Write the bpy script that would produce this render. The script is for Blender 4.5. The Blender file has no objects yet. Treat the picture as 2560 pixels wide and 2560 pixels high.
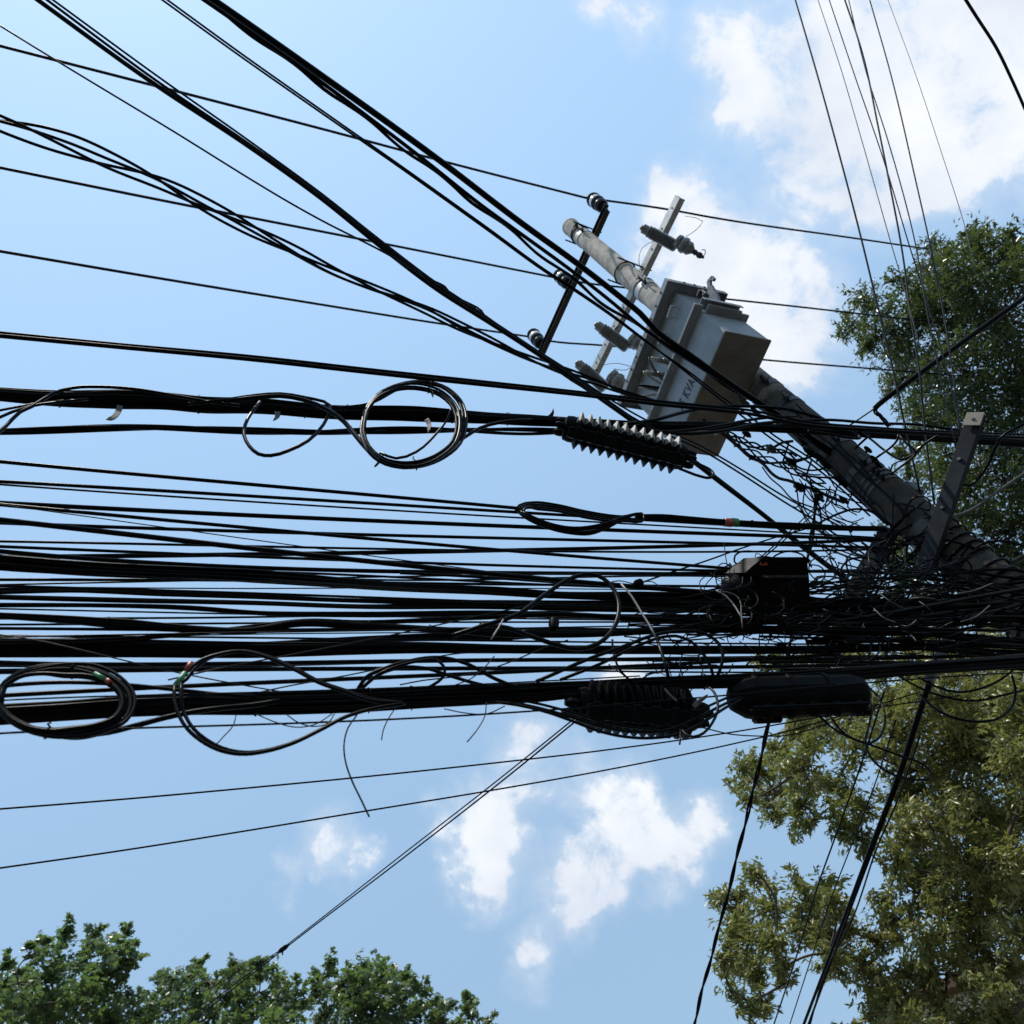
import bpy, math, random
import numpy as np
from mathutils import Vector, Matrix

random.seed(11)
RNG = np.random.default_rng(11)
SC = bpy.context.scene
COL = SC.collection

# ------------------------------------------------------------------ camera
# World: X runs along the street (away to the right of the photo), Z is up, the photographer stands at the origin.
F = 2100.0                                            # focal length in photo pixels (2560 wide)
CAM = np.array([0.0, 0.0, 1.6])
U = np.array([-750.0, -1473.0, 2100.0]); U /= np.linalg.norm(U)        # world up in (right, down, forward)
E1 = np.array([5660.0, 110.0, 2100.0]); E1 -= U * (E1 @ U); E1 /= np.linalg.norm(E1)
E2 = np.cross(U, E1)
BAS = np.array([E1, E2, U])                            # (right, down, forward) -> world

cam = bpy.data.cameras.new("camera"); cam_o = bpy.data.objects.new("camera", cam); COL.objects.link(cam_o)
cam.sensor_fit = 'HORIZONTAL'; cam.sensor_width = 36.0; cam.lens = 36.0 * F / 2560.0
cam.clip_start = 0.05; cam.clip_end = 3000.0
r_, d_, f_ = BAS[:, 0], BAS[:, 1], BAS[:, 2]
cam_o.matrix_world = Matrix(((r_[0], -d_[0], -f_[0], CAM[0]), (r_[1], -d_[1], -f_[1], CAM[1]),
                             (r_[2], -d_[2], -f_[2], CAM[2]), (0, 0, 0, 1)))
cam.dof.use_dof = True; cam.dof.focus_distance = 4.6; cam.dof.aperture_fstop = 4.0
SC.camera = cam_o
SC.render.engine = 'CYCLES'
SC.render.resolution_x = SC.render.resolution_y = 1024
try:
    SC.cycles.use_denoising = True
except Exception:
    pass
SC.cycles.max_bounces = 6; SC.cycles.transparent_max_bounces = 8

def ray(px, py):
    return BAS @ np.array([(px - 1280.0) / F, (py - 1280.0) / F, 1.0])
def P(px, py, z):
    return CAM + ray(px, py) * z
def unit(v):
    v = np.asarray(v, float); return v / (np.linalg.norm(v) + 1e-12)

# ------------------------------------------------------------------ light
SUN = unit(ray(60, -1050))
SUN_EL = math.asin(SUN[2]); SUN_ROT = math.atan2(SUN[0], SUN[1])
sl = bpy.data.lights.new("sun", 'SUN'); sl.energy = 4.2; sl.angle = math.radians(0.5); sl.color = (1.0, 0.955, 0.88)
so = bpy.data.objects.new("sun", sl); COL.objects.link(so)
so.rotation_euler = Vector(SUN).to_track_quat('Z', 'Y').to_euler()
so.location = (0, 0, 30)

SC.view_settings.view_transform = 'Standard'; SC.view_settings.look = 'None'
SC.view_settings.exposure = 0.25; SC.view_settings.gamma = 1.0
try: SC.view_settings.use_curve_mapping = False
except Exception: pass

world = bpy.data.worlds.new("World"); SC.world = world; world.use_nodes = True
wt = world.node_tree; wt.nodes.clear()
def wn(t, **k):
    n = wt.nodes.new(t)
    for a, b in k.items(): setattr(n, a, b)
    return n
out = wn('ShaderNodeOutputWorld'); bg = wn('ShaderNodeBackground'); wt.links.new(bg.outputs[0], out.inputs[0])
SKY_S = 0.1
SKY_GAMMA = 0.35; SKY_TINT = (2.40, 3.15, 3.74, 1)   # softens the sky model towards the hazy pale blue of the day
bg.inputs[1].default_value = SKY_S
sky = wn('ShaderNodeTexSky'); sky.sky_type = 'NISHITA'; sky.sun_disc = False
sky.sun_elevation = SUN_EL; sky.sun_rotation = SUN_ROT
sky.air_density = 1.0; sky.dust_density = 0.4; sky.ozone_density = 1.0; sky.altitude = 200.0
gm = wn('ShaderNodeGamma'); gm.inputs[1].default_value = SKY_GAMMA; wt.links.new(sky.outputs[0], gm.inputs[0])
hs = wn('ShaderNodeMix', data_type='RGBA', blend_type='MULTIPLY'); hs.inputs['Factor'].default_value = 1.0
wt.links.new(gm.outputs[0], hs.inputs['A']); hs.inputs['B'].default_value = SKY_TINT
tc = wn('ShaderNodeTexCoord'); DIRS = tc.outputs['Generated']
nrm = wn('ShaderNodeVectorMath', operation='NORMALIZE'); wt.links.new(DIRS, nrm.inputs[0]); DIRS = nrm.outputs[0]
def warp(v, scale, amp, det):
    n = wn('ShaderNodeTexNoise'); wt.links.new(DIRS0, n.inputs['Vector']); n.inputs['Scale'].default_value = scale; n.inputs['Detail'].default_value = det; n.inputs['Roughness'].default_value = .6
    s = wn('ShaderNodeVectorMath', operation='SUBTRACT'); wt.links.new(n.outputs['Color'], s.inputs[0]); s.inputs[1].default_value = (.5, .5, .5)
    k = wn('ShaderNodeVectorMath', operation='SCALE'); wt.links.new(s.outputs[0], k.inputs[0]); k.inputs['Scale'].default_value = amp
    t = wn('ShaderNodeVectorMath', operation='ADD'); wt.links.new(v, t.inputs[0]); wt.links.new(k.outputs[0], t.inputs[1]); return t.outputs[0]
DIRS0 = DIRS
WDIR = warp(warp(DIRS, 9.0, .10, 4.0), 34.0, .035, 6.0)
# fair-weather clouds: soft lumps at fixed bearings in the sky, broken up by noise
CLOUDS = [(1800,70,75),(1880,190,105),(2050,130,190),(2250,120,210),(2450,140,200),(2050,330,140),(2200,340,180),(2370,350,140),
 (2200,480,90),(2470,320,130),(2060,450,60),(1500,15,45),(1600,40,50),(2330,480,70),(2550,40,130),(2560,260,120),
 (1680,470,60),(1760,440,40),(1700,570,95),(1850,630,120),(1960,720,95),(2020,820,95),(1900,800,105),(2000,940,50),(1760,700,95),(1620,640,40),
 (1333,1816,42),(1295,1876,42),(1426,1937,55),(1333,1979,35),(1277,2039,60),(1202,2086,70),(1239,2133,58),(1249,2216,40),(1118,2049,38),(1118,2133,26),
 (1561,2002,64),(1566,2049,70),(1496,2095,75),(1416,2179,62),(1486,2202,70),(1496,2263,46),(1440,2319,40),(1640,2077,50),(1752,2049,58),(1784,2011,34),
 (1705,2114,52),(1668,2207,38),(1356,2352,38),(1351,2412,38),(836,2112,46),(716,2174,30),(906,2133,28),(799,2186,16),(690,2255,20),(1560,1660,60),(1520,1700,40)]
acc = None
for (cx, cy, cr) in CLOUDS:
    if cy > 1640: cr *= 1.22 if cx < 1450 else 1.08
    d = unit(ray(cx, cy))
    a = cr / F * (1.0 / np.linalg.norm(ray(cx, cy)))
    ds = wn('ShaderNodeVectorMath', operation='DISTANCE'); wt.links.new(WDIR, ds.inputs[0]); ds.inputs[1].default_value = tuple(d)
    mr = wn('ShaderNodeMapRange'); mr.interpolation_type = 'SMOOTHSTEP'
    wt.links.new(ds.outputs['Value'], mr.inputs['Value'])
    mr.inputs['From Min'].default_value = 0.0; mr.inputs['From Max'].default_value = a * 1.95
    mr.inputs['To Min'].default_value = 0.92 if cy > 1640 else (1.45 if cy < 100 and cx < 1700 else 1.18 if cy < 560 and cx > 1760 else 1.0); mr.inputs['To Max'].default_value = 0.0
    if acc is None: acc = mr.outputs[0]
    else:
        ad = wn('ShaderNodeMath', operation='ADD'); wt.links.new(acc, ad.inputs[0]); wt.links.new(mr.outputs[0], ad.inputs[1]); acc = ad.outputs[0]
def wnoise(scale, det, rough, dist=0.0, off=(0, 0, 0)):
    m = wn('ShaderNodeMapping'); wt.links.new(DIRS, m.inputs[0]); m.inputs['Location'].default_value = off
    n = wn('ShaderNodeTexNoise'); wt.links.new(m.outputs[0], n.inputs['Vector'])
    n.inputs['Scale'].default_value = scale; n.inputs['Detail'].default_value = det
    n.inputs['Roughness'].default_value = rough; n.inputs['Distortion'].default_value = dist
    return n.outputs[0]
def wmath(op, a, b=None, clamp=False):
    n = wn('ShaderNodeMath', operation=op); n.use_clamp = clamp
    for i, v in enumerate((a, b)):
        if v is None: continue
        if isinstance(v, (int, float)): n.inputs[i].default_value = v
        else: wt.links.new(v, n.inputs[i])
    return n.outputs[0]
n1 = wnoise(14.0, 11.0, 0.64, 0.25)
acc = wmath('MINIMUM', acc, 1.42)
lump = wmath('ADD', wmath('MULTIPLY', acc, 1.05), wmath('MULTIPLY', wmath('SUBTRACT', n1, 0.54), 4.4))
gate = wmath('MULTIPLY', acc, 1.8, True)
dm = wn('ShaderNodeMapRange'); dm.interpolation_type = 'SMOOTHSTEP'; wt.links.new(wmath('MULTIPLY', lump, gate), dm.inputs['Value'])
dm.inputs['From Min'].default_value = 0.14; dm.inputs['From Max'].default_value = 1.42
cd = wnoise(7.0, 5.0, 0.55, 0.0, (3.1, 1.7, 0.4))
cm = wn('ShaderNodeMapRange'); wt.links.new(cd, cm.inputs['Value'])
cm.inputs['From Min'].default_value = 0.35; cm.inputs['From Max'].default_value = 0.65
cm.inputs['To Min'].default_value = 0.0; cm.inputs['To Max'].default_value = 1.0
cc = wn('ShaderNodeMix', data_type='RGBA'); wt.links.new(cm.outputs[0], cc.inputs['Factor'])
cc.inputs['A'].default_value = (6.4, 6.9, 7.8, 1); cc.inputs['B'].default_value = (8.3, 8.5, 8.8, 1)
mx = wn('ShaderNodeMix', data_type='RGBA'); veil = wmath('MULTIPLY', wmath('MULTIPLY', wmath('MINIMUM', acc, 1.0), wmath('SUBTRACT', wmath('MULTIPLY', n1, 2.4), 0.62, True)), 0.75)      # thin wisps round the denser cloud
wt.links.new(wmath('MULTIPLY', wmath('MAXIMUM', dm.outputs[0], veil), 0.96), mx.inputs['Factor'])
sd = wn('ShaderNodeVectorMath', operation='DOT_PRODUCT'); wt.links.new(DIRS0, sd.inputs[0]); sd.inputs[1].default_value = tuple(SUN)
glow = wmath('EXPONENT', wmath('MULTIPLY', sd.outputs["Value"], 0.45))          # haze brightens towards the sun
gl = wn('ShaderNodeVectorMath', operation='SCALE'); wt.links.new(hs.outputs['Result'], gl.inputs[0]); wt.links.new(glow, gl.inputs['Scale'])
wt.links.new(gl.outputs[0], mx.inputs['A']); wt.links.new(cc.outputs['Result'], mx.inputs['B'])
wt.links.new(mx.outputs['Result'], bg.inputs[0])

# ------------------------------------------------------------------ materials
def mat(name, col, rough=0.6, metal=0.0, var=0.0, scale=8.0, bump=0.0, col2=None, spec=0.5, transl=None, det=4.0, bscale=None):
    m = bpy.data.materials.new(name); m.use_nodes = True
    t = m.node_tree; b = t.nodes['Principled BSDF']
    b.inputs['Roughness'].default_value = rough; b.inputs['Metallic'].default_value = metal
    if 'Specular IOR Level' in b.inputs: b.inputs['Specular IOR Level'].default_value = spec
    c1 = (*col, 1.0)
    if col2 is None: col2 = tuple(max(0.0, c * (1 - var)) for c in col)
    n = t.nodes.new('ShaderNodeTexNoise'); n.inputs['Scale'].default_value = scale; n.inputs['Detail'].default_value = det
    n.inputs['Roughness'].default_value = 0.65
    co = t.nodes.new('ShaderNodeTexCoord'); t.links.new(co.outputs['Object'], n.inputs['Vector'])
    rp = t.nodes.new('ShaderNodeValToRGB'); t.links.new(n.outputs[0], rp.inputs[0])
    rp.color_ramp.elements[0].position = 0.36; rp.color_ramp.elements[1].position = 0.64
    rp.color_ramp.elements[0].color = (*col2, 1.0); rp.color_ramp.elements[1].color = c1
    t.links.new(rp.outputs[0], b.inputs['Base Color'])
    if bump:
        n2 = t.nodes.new('ShaderNodeTexNoise'); n2.inputs['Scale'].default_value = bscale or scale * 6; n2.inputs['Detail'].default_value = 5
        t.links.new(co.outputs['Object'], n2.inputs['Vector'])
        bp = t.nodes.new('ShaderNodeBump'); bp.inputs['Strength'].default_value = bump; bp.inputs['Distance'].default_value = 0.01
        t.links.new(n2.outputs[0], bp.inputs['Height']); t.links.new(bp.outputs[0], b.inputs['Normal'])
    if transl:
        tr = t.nodes.new('ShaderNodeBsdfTranslucent'); tr.inputs[0].default_value = (*transl, 1)
        mixs = t.nodes.new('ShaderNodeMixShader'); mixs.inputs[0].default_value = 0.38
        o = t.nodes['Material Output']
        t.links.new(b.outputs[0], mixs.inputs[1]); t.links.new(tr.outputs[0], mixs.inputs[2]); t.links.new(mixs.outputs[0], o.inputs[0])
    return m

M = {}
M['cable'] = mat('black_cable_sheath', (0.0028, 0.0028, 0.003), 0.36, var=0.45, scale=5, spec=0.055)
M['cable_matt'] = mat('weathered_black_sheath', (0.005, 0.0048, 0.0045), 0.5, var=0.5, scale=9, spec=0.03)
M['cable_dust'] = mat('brown_dusted_sheath', (0.020, 0.0165, 0.013), 0.55, var=0.5, scale=9, spec=0.1)
M['cable_grey'] = mat('dusty_grey_sheath', (0.07, 0.064, 0.056), 0.6, var=0.35, scale=7, spec=.25)
M['cable_pale'] = mat('pale_grey_sheath', (0.26, 0.245, 0.22), 0.5, var=0.3, scale=7, spec=.3)
M['conductor'] = mat('dark_conductor', (0.006, 0.007, 0.009), 0.5, var=0.3, scale=6, spec=.2)
M['steel'] = mat('galvanised_steel', (0.42, 0.43, 0.43), 0.55, 0.25, var=0.35, scale=6, bump=0.1)
M['steel_dirty'] = mat('weathered_galvanised_steel', (0.060, 0.062, 0.066), 0.6, 0.0, scale=5, col2=(0.035, 0.032, 0.029), bump=0.15)
M['darksteel'] = mat('dark_painted_steel', (0.010, 0.011, 0.013), 0.55, 0.0, var=0.4, scale=8, bump=0.1)
M['rust'] = mat('rusty_steel', (0.16, 0.085, 0.05), 0.75, 0.2, var=0.6, scale=14, bump=0.2)
M['concrete'] = mat('weathered_concrete', (0.40, 0.365, 0.325), 0.85, scale=4.2, col2=(0.24, 0.215, 0.19), bump=0.35, det=8)
M['tank'] = mat('grey_tank_paint', (0.228, 0.248, 0.268), 0.55, scale=4.0, col2=(0.165, 0.175, 0.180), spec=.25, bump=0.04, det=7)
M['tank_base'] = mat('warm_grey_tank_paint', (0.130, 0.124, 0.110), 0.6, scale=6.0, col2=(0.088, 0.080, 0.068), bump=0.08, det=8)  # underside is darker and warmer than the tank sides
M['letter'] = mat('black_stencil_paint', (0.02, 0.02, 0.022), 0.6, var=0.4, scale=40)
M['porcelain'] = mat('white_porcelain', (0.72, 0.72, 0.70), 0.18, var=0.12, scale=9, spec=0.7)
M['glaze'] = mat('dark_grey_glaze', (0.006, 0.0065, 0.008), 0.3, var=0.3, scale=10, spec=0.15)
M['insul'] = mat('grey_porcelain', (0.12, 0.12, 0.117), 0.22, var=0.3, scale=12, spec=0.7)
M['plastic'] = mat('black_plastic', (0.003, 0.003, 0.0032), 0.45, var=0.5, scale=10, bump=0.08, spec=0.05)
M['rib'] = mat('painted_sunlit_ribs', (0.20, 0.195, 0.18), 0.6, var=0.3, scale=20)  # sunlight on the upper ribs, put into a pale colour
M['red'] = mat('red_tape', (0.32, 0.045, 0.02), 0.5, var=0.3, scale=20)
M['green'] = mat('green_tape', (0.03, 0.20, 0.06), 0.5, var=0.3, scale=20)
M['tan'] = mat('yellowed_plastic_strip', (0.028, 0.024, 0.018), 0.7, var=0.4, scale=18)
M['arm'] = mat('arm_steel_painted_shade', (0.020, 0.023, 0.028), 0.7, 0.0, scale=6, col2=(0.012, 0.012, 0.013), bump=.1, spec=.05)  # shade put into the colour, darker than the arm's sunlit end
M['arm_tip'] = mat('painted_sunlit_tip', (0.20, 0.16, 0.115), 0.6, 0.0, var=.25, scale=12)  # sunlight on the arm's end, put into a tan colour
M['leaf_olive'] = mat('olive_leaf', (0.185, 0.205, 0.058), 0.36, scale=0.55, col2=(0.265, 0.245, 0.088), transl=(0.19, 0.205, 0.05), spec=0.5)
M['leaf_dark'] = mat('glossy_dark_leaf', (0.058, 0.076, 0.025), 0.30, scale=0.6, col2=(0.042, 0.058, 0.022), transl=(0.09, 0.12, 0.027), spec=0.6)
M['leaf_maple'] = mat('lobed_green_leaf', (0.122, 0.160, 0.078), 0.36, scale=0.7, col2=(0.085, 0.122, 0.058), transl=(0.15, 0.23, 0.055), spec=0.6)
M['bark'] = mat('dark_bark', (0.075, 0.058, 0.045), 0.9, var=0.5, scale=7, bump=0.5)
M['render'] = mat('sand_coloured_render', (0.50, 0.42, 0.33), 0.85, var=0.15, scale=2.0, bump=0.1)
M['glass'] = mat('window_glass', (0.04, 0.05, 0.06), 0.08, spec=0.8)
M['frame'] = mat('white_window_frame', (0.7, 0.7, 0.68), 0.5)
M['asphalt'] = mat('asphalt', (0.040, 0.040, 0.041), 0.9, var=0.3, scale=3, bump=0.3)
M['paving'] = mat('concrete_paving', (0.16, 0.15, 0.135), 0.85, var=0.25, scale=2.5, bump=0.2)
M['earth'] = mat('dry_ground', (0.085, 0.075, 0.055), 0.95, var=0.3, scale=1.5)
M['line'] = mat('white_road_paint', (0.75, 0.75, 0.72), 0.7, var=0.15, scale=9)

def stained_concrete_painted_shade():
    m = mat('stained_concrete_painted_shade', (0.47, 0.425, 0.37), 0.9, scale=6.5, col2=(0.24, 0.215, 0.185), bump=0.5, det=9, spec=.15)
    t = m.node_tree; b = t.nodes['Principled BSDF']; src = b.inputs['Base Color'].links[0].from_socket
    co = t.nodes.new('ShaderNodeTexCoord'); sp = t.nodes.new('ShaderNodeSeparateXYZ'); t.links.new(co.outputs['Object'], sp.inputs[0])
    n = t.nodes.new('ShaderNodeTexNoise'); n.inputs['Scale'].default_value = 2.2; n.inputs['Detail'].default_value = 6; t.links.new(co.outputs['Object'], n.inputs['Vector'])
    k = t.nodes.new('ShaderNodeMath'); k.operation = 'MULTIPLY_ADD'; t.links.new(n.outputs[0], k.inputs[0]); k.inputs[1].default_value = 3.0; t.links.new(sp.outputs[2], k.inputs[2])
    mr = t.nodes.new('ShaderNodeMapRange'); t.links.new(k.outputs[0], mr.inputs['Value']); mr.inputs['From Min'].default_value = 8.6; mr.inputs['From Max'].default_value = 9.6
    mx = t.nodes.new('ShaderNodeMix'); mx.data_type = 'RGBA'; mx.blend_type = 'MULTIPLY'; mx.inputs['A'].default_value = (.14, .137, .135, 1)  # shade on the lower shaft painted in as a darker tone
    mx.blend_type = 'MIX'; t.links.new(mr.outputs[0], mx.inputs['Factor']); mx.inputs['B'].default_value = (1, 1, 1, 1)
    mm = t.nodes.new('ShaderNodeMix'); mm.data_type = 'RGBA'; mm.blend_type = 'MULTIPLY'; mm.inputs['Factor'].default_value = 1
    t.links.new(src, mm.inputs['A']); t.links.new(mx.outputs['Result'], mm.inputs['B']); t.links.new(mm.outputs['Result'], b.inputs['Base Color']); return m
M['pole'] = stained_concrete_painted_shade()

# ------------------------------------------------------------------ object helpers
def tag(o, label, cat, group=None):
    o['label'] = label; o['category'] = cat
    if group: o['group'] = group
    return o
def mesh_obj(name, verts, faces, m, parent=None, smooth=False, label=None, mats=None, midx=None):
    me = bpy.data.meshes.new(name)
    V = np.asarray(verts, float)
    me.from_pydata([tuple(v) for v in V], [], [tuple(int(i) for i in f) for f in faces])
    for k in (mats or [m]): me.materials.append(k)
    if midx is not None: me.polygons.foreach_set('material_index', np.asarray(midx, np.int32))
    if smooth: me.polygons.foreach_set('use_smooth', np.ones(len(me.polygons), bool))
    me.update()
    o = bpy.data.objects.new(name, me); COL.objects.link(o)
    if parent is not None:
        o.parent = parent; o.matrix_parent_inverse = Matrix.Translation(-parent.location)
    if label: o['label'] = label
    return o
def empty(name, loc, label, cat, group=None):
    o = bpy.data.objects.new(name, None); COL.objects.link(o); o.location = tuple(loc); o.empty_display_size = 0.1
    return tag(o, label, cat, group)
class MB:
    def __init__(s): s.v = []; s.f = []; s.mi = []
    def add(s, V, Fc, mi=0):
        n = len(s.v); s.v.extend([tuple(v) for v in V]); s.f.extend([tuple(i + n for i in f) for f in Fc]); s.mi.extend([mi] * len(Fc)); return s
    def box(s, c, ax, ay, az, hx, hy, hz, mi=0):
        c = np.asarray(c, float); ax, ay, az = unit(ax), unit(ay), unit(az)
        V = [c + ax * hx * i + ay * hy * j + az * hz * k for i in (-1, 1) for j in (-1, 1) for k in (-1, 1)]
        return s.add(V, [(0,1,3,2),(4,6,7,5),(0,4,5,1),(2,3,7,6),(0,2,6,4),(1,5,7,3)], mi)
    def bbox(s, c, ax, ay, az, hx, hy, hz, b=0.006, mi=0):     # box with chamfered edges
        c = np.asarray(c, float); ax, ay, az = unit(ax), unit(ay), unit(az)
        rings = []
        for (k, ins) in ((-hz, b), (-hz + b, 0), (hz - b, 0), (hz, b)):
            x, y = hx - ins, hy - ins; q = b
            pts = [(x, y - q), (x - q, y), (-x + q, y), (-x, y - q), (-x, -y + q), (-x + q, -y), (x - q, -y), (x, -y + q)]
            rings.append([c + ax * p + ay * r + az * k for p, r in pts])
        V = [p for r in rings for p in r]; Fc = []
        for i in range(3):
            for j in range(8):
                Fc.append((i*8+j, i*8+(j+1) % 8, (i+1)*8+(j+1) % 8, (i+1)*8+j))
        Fc.append(tuple(range(7, -1, -1))); Fc.append(tuple(range(24, 32)))
        return s.add(V, Fc, mi)
    def tube(s, pts, r, n=8, cap=True, mi=0):
        pts = np.asarray(pts, float); k = len(pts)
        rr = np.full(k, r, float) if np.isscalar(r) else np.asarray(r, float)
        T = np.gradient(pts, axis=0); T /= (np.linalg.norm(T, axis=1)[:, None] + 1e-12)
        a = np.array([0, 0, 1.0]) if abs(T[0][2]) < 0.9 else np.array([1.0, 0, 0])
        N = unit(np.cross(T[0], a)); V = []
        ang = np.arange(n) * 2 * math.pi / n
        for i in range(k):
            N = unit(N - T[i] * (N @ T[i])); B = np.cross(T[i], N)
            V.append(pts[i] + rr[i] * (np.cos(ang)[:, None] * N + np.sin(ang)[:, None] * B))
        V = np.concatenate(V); Fc = []
        for i in range(k - 1):
            for j in range(n):
                Fc.append((i*n+j, i*n+(j+1) % n, (i+1)*n+(j+1) % n, (i+1)*n+j))
        if cap: Fc.append(tuple(range(n-1, -1, -1))); Fc.append(tuple(range((k-1)*n, k*n)))
        return s.add(V, Fc, mi)
    def lathe(s, a, b, prof, n=16, mi=0, mis=None):           # prof: (t along a->b, radius in metres)
        a = np.asarray(a, float); b = np.asarray(b, float); d = b - a; T = unit(d)
        N = unit(np.cross(T, [0.31, 0.2, 0.93])); B = np.cross(T, N); ang = np.arange(n) * 2 * math.pi / n
        V = []
        for t, r in prof: V.append(a + d * t + r * (np.cos(ang)[:, None] * N + np.sin(ang)[:, None] * B))
        V = np.concatenate(V)
        for i in range(len(prof) - 1):
            pass
        base = len(s.v); s.v.extend([tuple(v) for v in V])
        for i in range(len(prof) - 1):
            for j in range(n):
                s.f.append((base+i*n+j, base+i*n+(j+1) % n, base+(i+1)*n+(j+1) % n, base+(i+1)*n+j)); s.mi.append(mis[i] if mis else mi)
        s.f.append(tuple(base + j for j in range(n-1, -1, -1))); s.mi.append(mis[0] if mis else mi)
        q = base + (len(prof) - 1) * n
        s.f.append(tuple(q + j for j in range(n))); s.mi.append(mis[-1] if mis else mi)
        return s
    def build(s, name, m, parent=None, smooth=False, label=None, mats=None):
        return mesh_obj(name, s.v, s.f, m, parent, smooth, label, mats, s.mi if mats else None)
def shade_auto(o, deg=35):
    me = o.data; me.polygons.foreach_set('use_smooth', np.ones(len(me.polygons), bool))
    try: me.set_sharp_from_angle(angle=math.radians(deg))
    except Exception: pass
    return o

def catmull(pts, step=22.0):
    pts = np.asarray(pts, float)
    if len(pts) == 2:
        n = max(2, int(np.linalg.norm(pts[1][:2] - pts[0][:2]) / (step * 3)))
        return pts[0] + (pts[1] - pts[0]) * np.linspace(0, 1, n + 1)[:, None]
    Q = np.vstack([2 * pts[0] - pts[1], pts, 2 * pts[-1] - pts[-2]]); res = []
    for i in range(1, len(Q) - 2):
        p0, p1, p2, p3 = Q[i-1], Q[i], Q[i+1], Q[i+2]
        L = np.linalg.norm(p2[:2] - p1[:2]); n = max(2, int(L / step))
        # centripetal-ish tangents keep uneven spacing smooth
        d0 = max(np.linalg.norm(p1[:2] - p0[:2]), 1e-6); d1 = max(L, 1e-6); d2 = max(np.linalg.norm(p3[:2] - p2[:2]), 1e-6)
        m1 = (p2 - p1) / d1 * (d0 / (d0 + d1)) + (p1 - p0) / d0 * (d1 / (d0 + d1))
        m2 = (p3 - p2) / d2 * (d1 / (d1 + d2)) + (p2 - p1) / d1 * (d2 / (d1 + d2))
        m1, m2 = m1 * d1, m2 * d1
        for k in range(n):
            t = k / n
            res.append((2*t**3 - 3*t**2 + 1) * p1 + (t**3 - 2*t**2 + t) * m1 + (-2*t**3 + 3*t**2) * p2 + (t**3 - t**2) * m2)
    res.append(Q[-2]); return np.array(res)

# where the pole stands
DP = 5.0
_h = ray(1960, 1020); POLE = _h[:2] / np.linalg.norm(_h[:2]) * DP         # x, y of the pole
YS = 1.0 if POLE[1] > 0 else -1.0
def zplane(px, py, y):                   # depth of the vertical plane that runs along the street at lateral distance y
    return y / ray(px, py)[1]
def zpole(px, py, dh=0.0):               # depth at the pole's distance
    q = ray(px, py); return (DP + dh) / math.hypot(q[0], q[1])
def zdist(px, py, D):
    q = ray(px, py); return D / math.hypot(q[0], q[1])
def polepx(px):                          # the pole's axis in the photo
    return 636 + 0.82 * (px - 1492)
def vray(px, py, pt, nrm):               # where a line of sight meets the vertical plane through pt
    q = ray(px, py); t = ((np.asarray(pt) - CAM) @ nrm) / (q @ nrm); return CAM + q * t

STREET = POLE[1]
def path3(pts, off=None, zz=None, step=22.0):
    """pts in photo pixels -> world points. off: lateral offset of the street plane towards the photographer;
    zz: depth at the two ends of a straight span, or a depth per point."""
    pts = np.asarray(pts, float)
    if zz is not None:
        if len(zz) == 2 and len(pts) != 2:
            L = np.concatenate([[0], np.cumsum(np.linalg.norm(np.diff(pts[:, :2], axis=0), axis=1))]); s = L / L[-1]
            iz = (1 - s) / zz[0] + s / zz[1]
        else: iz = 1.0 / np.asarray(zz, float)
        Q = catmull(np.column_stack([pts[:, :2], iz * 1000.0]), step)
        return np.array([P(a, b, 1000.0 / c) for a, b, c in Q])
    Q = catmull(pts[:, :2], step)
    y = STREET - YS * (off or 0.0)
    return np.array([P(a, b, zplane(a, b, y)) for a, b in Q])
def onward(p3, pts, zz=None, L=16.0):
    """a span that leaves the picture carries on towards its next support"""
    if zz is not None and len(zz) > 2: return p3
    outside = lambda q: q[0] < -5 or q[1] < -5 or q[0] > 2565 or q[1] > 2565
    for end in (0, 1):
        q = pts[0] if end == 0 else pts[-1]
        if not outside(q): continue
        g = p3 if end == 0 else p3[::-1]
        s = np.cumsum(np.linalg.norm(np.diff(g, axis=0), axis=1)); j = min(len(g)-1, int(np.searchsorted(s, 1.0)) + 1)
        t = unit(g[0] - g[j]); st = np.linspace(.35, L, 20)[:, None]
        if g[0][2] + t[2]*L < 2.5: st = st*max(.05, (g[0][2] - 2.5)/(-t[2]*L))
        if g[0][2] + t[2]*L > 14: st = st*max(.05, (14 - g[0][2])/(t[2]*L)) if g[0][2] < 14 else st*.3
        x = g[0] + t*st; g = np.vstack([x[::-1], g]); p3 = g if end == 0 else g[::-1]
    return p3
def rad(pts3, w):                        # metres for a width of w photo pixels at the middle of the span
    inv = BAS.T @ (pts3[len(pts3) // 2] - CAM); return 0.5 * w * inv[2] / F
def wander(p3, amp, wl=0.9):
    n = len(p3); s = np.concatenate([[0], np.cumsum(np.linalg.norm(np.diff(p3, axis=0), axis=1))])
    o = np.zeros((n, 3))
    for k in range(3):
        for q in range(2): o[:, k] += np.sin(s / wl * (1 + q * 0.9) * 2 * math.pi * random.uniform(0.6, 1.3) + random.uniform(0, 7)) * amp / (1 + q)
    return p3 + o
def taut(pts, deg=3):                     # a hanging cable is smooth: even out the readings along it
    q = np.asarray(pts, float); x = (q[:, 0] - q[:, 0].mean())/1000.0; co = np.polyfit(x, q[:, 1], min(deg, len(q)-1))
    xs = np.linspace(q[0, 0], q[-1, 0], max(8, int(abs(q[-1, 0]-q[0, 0])/90)))
    return np.column_stack([xs, np.polyval(co, (xs - q[:, 0].mean())/1000.0)])
def sunk(p3, d=.07, ln=.22):              # tuck both ends of a loop back among the cables it comes out of
    s = np.concatenate([[0], np.cumsum(np.linalg.norm(np.diff(p3, axis=0), axis=1))]); e = np.minimum(s, s[-1] - s)
    k = np.clip(1 - e/min(ln, s[-1]*.3), 0, 1)**1.5; v = p3 - CAM; return p3 + v/np.linalg.norm(v, axis=1)[:, None]*(k*d)[:, None]
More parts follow.
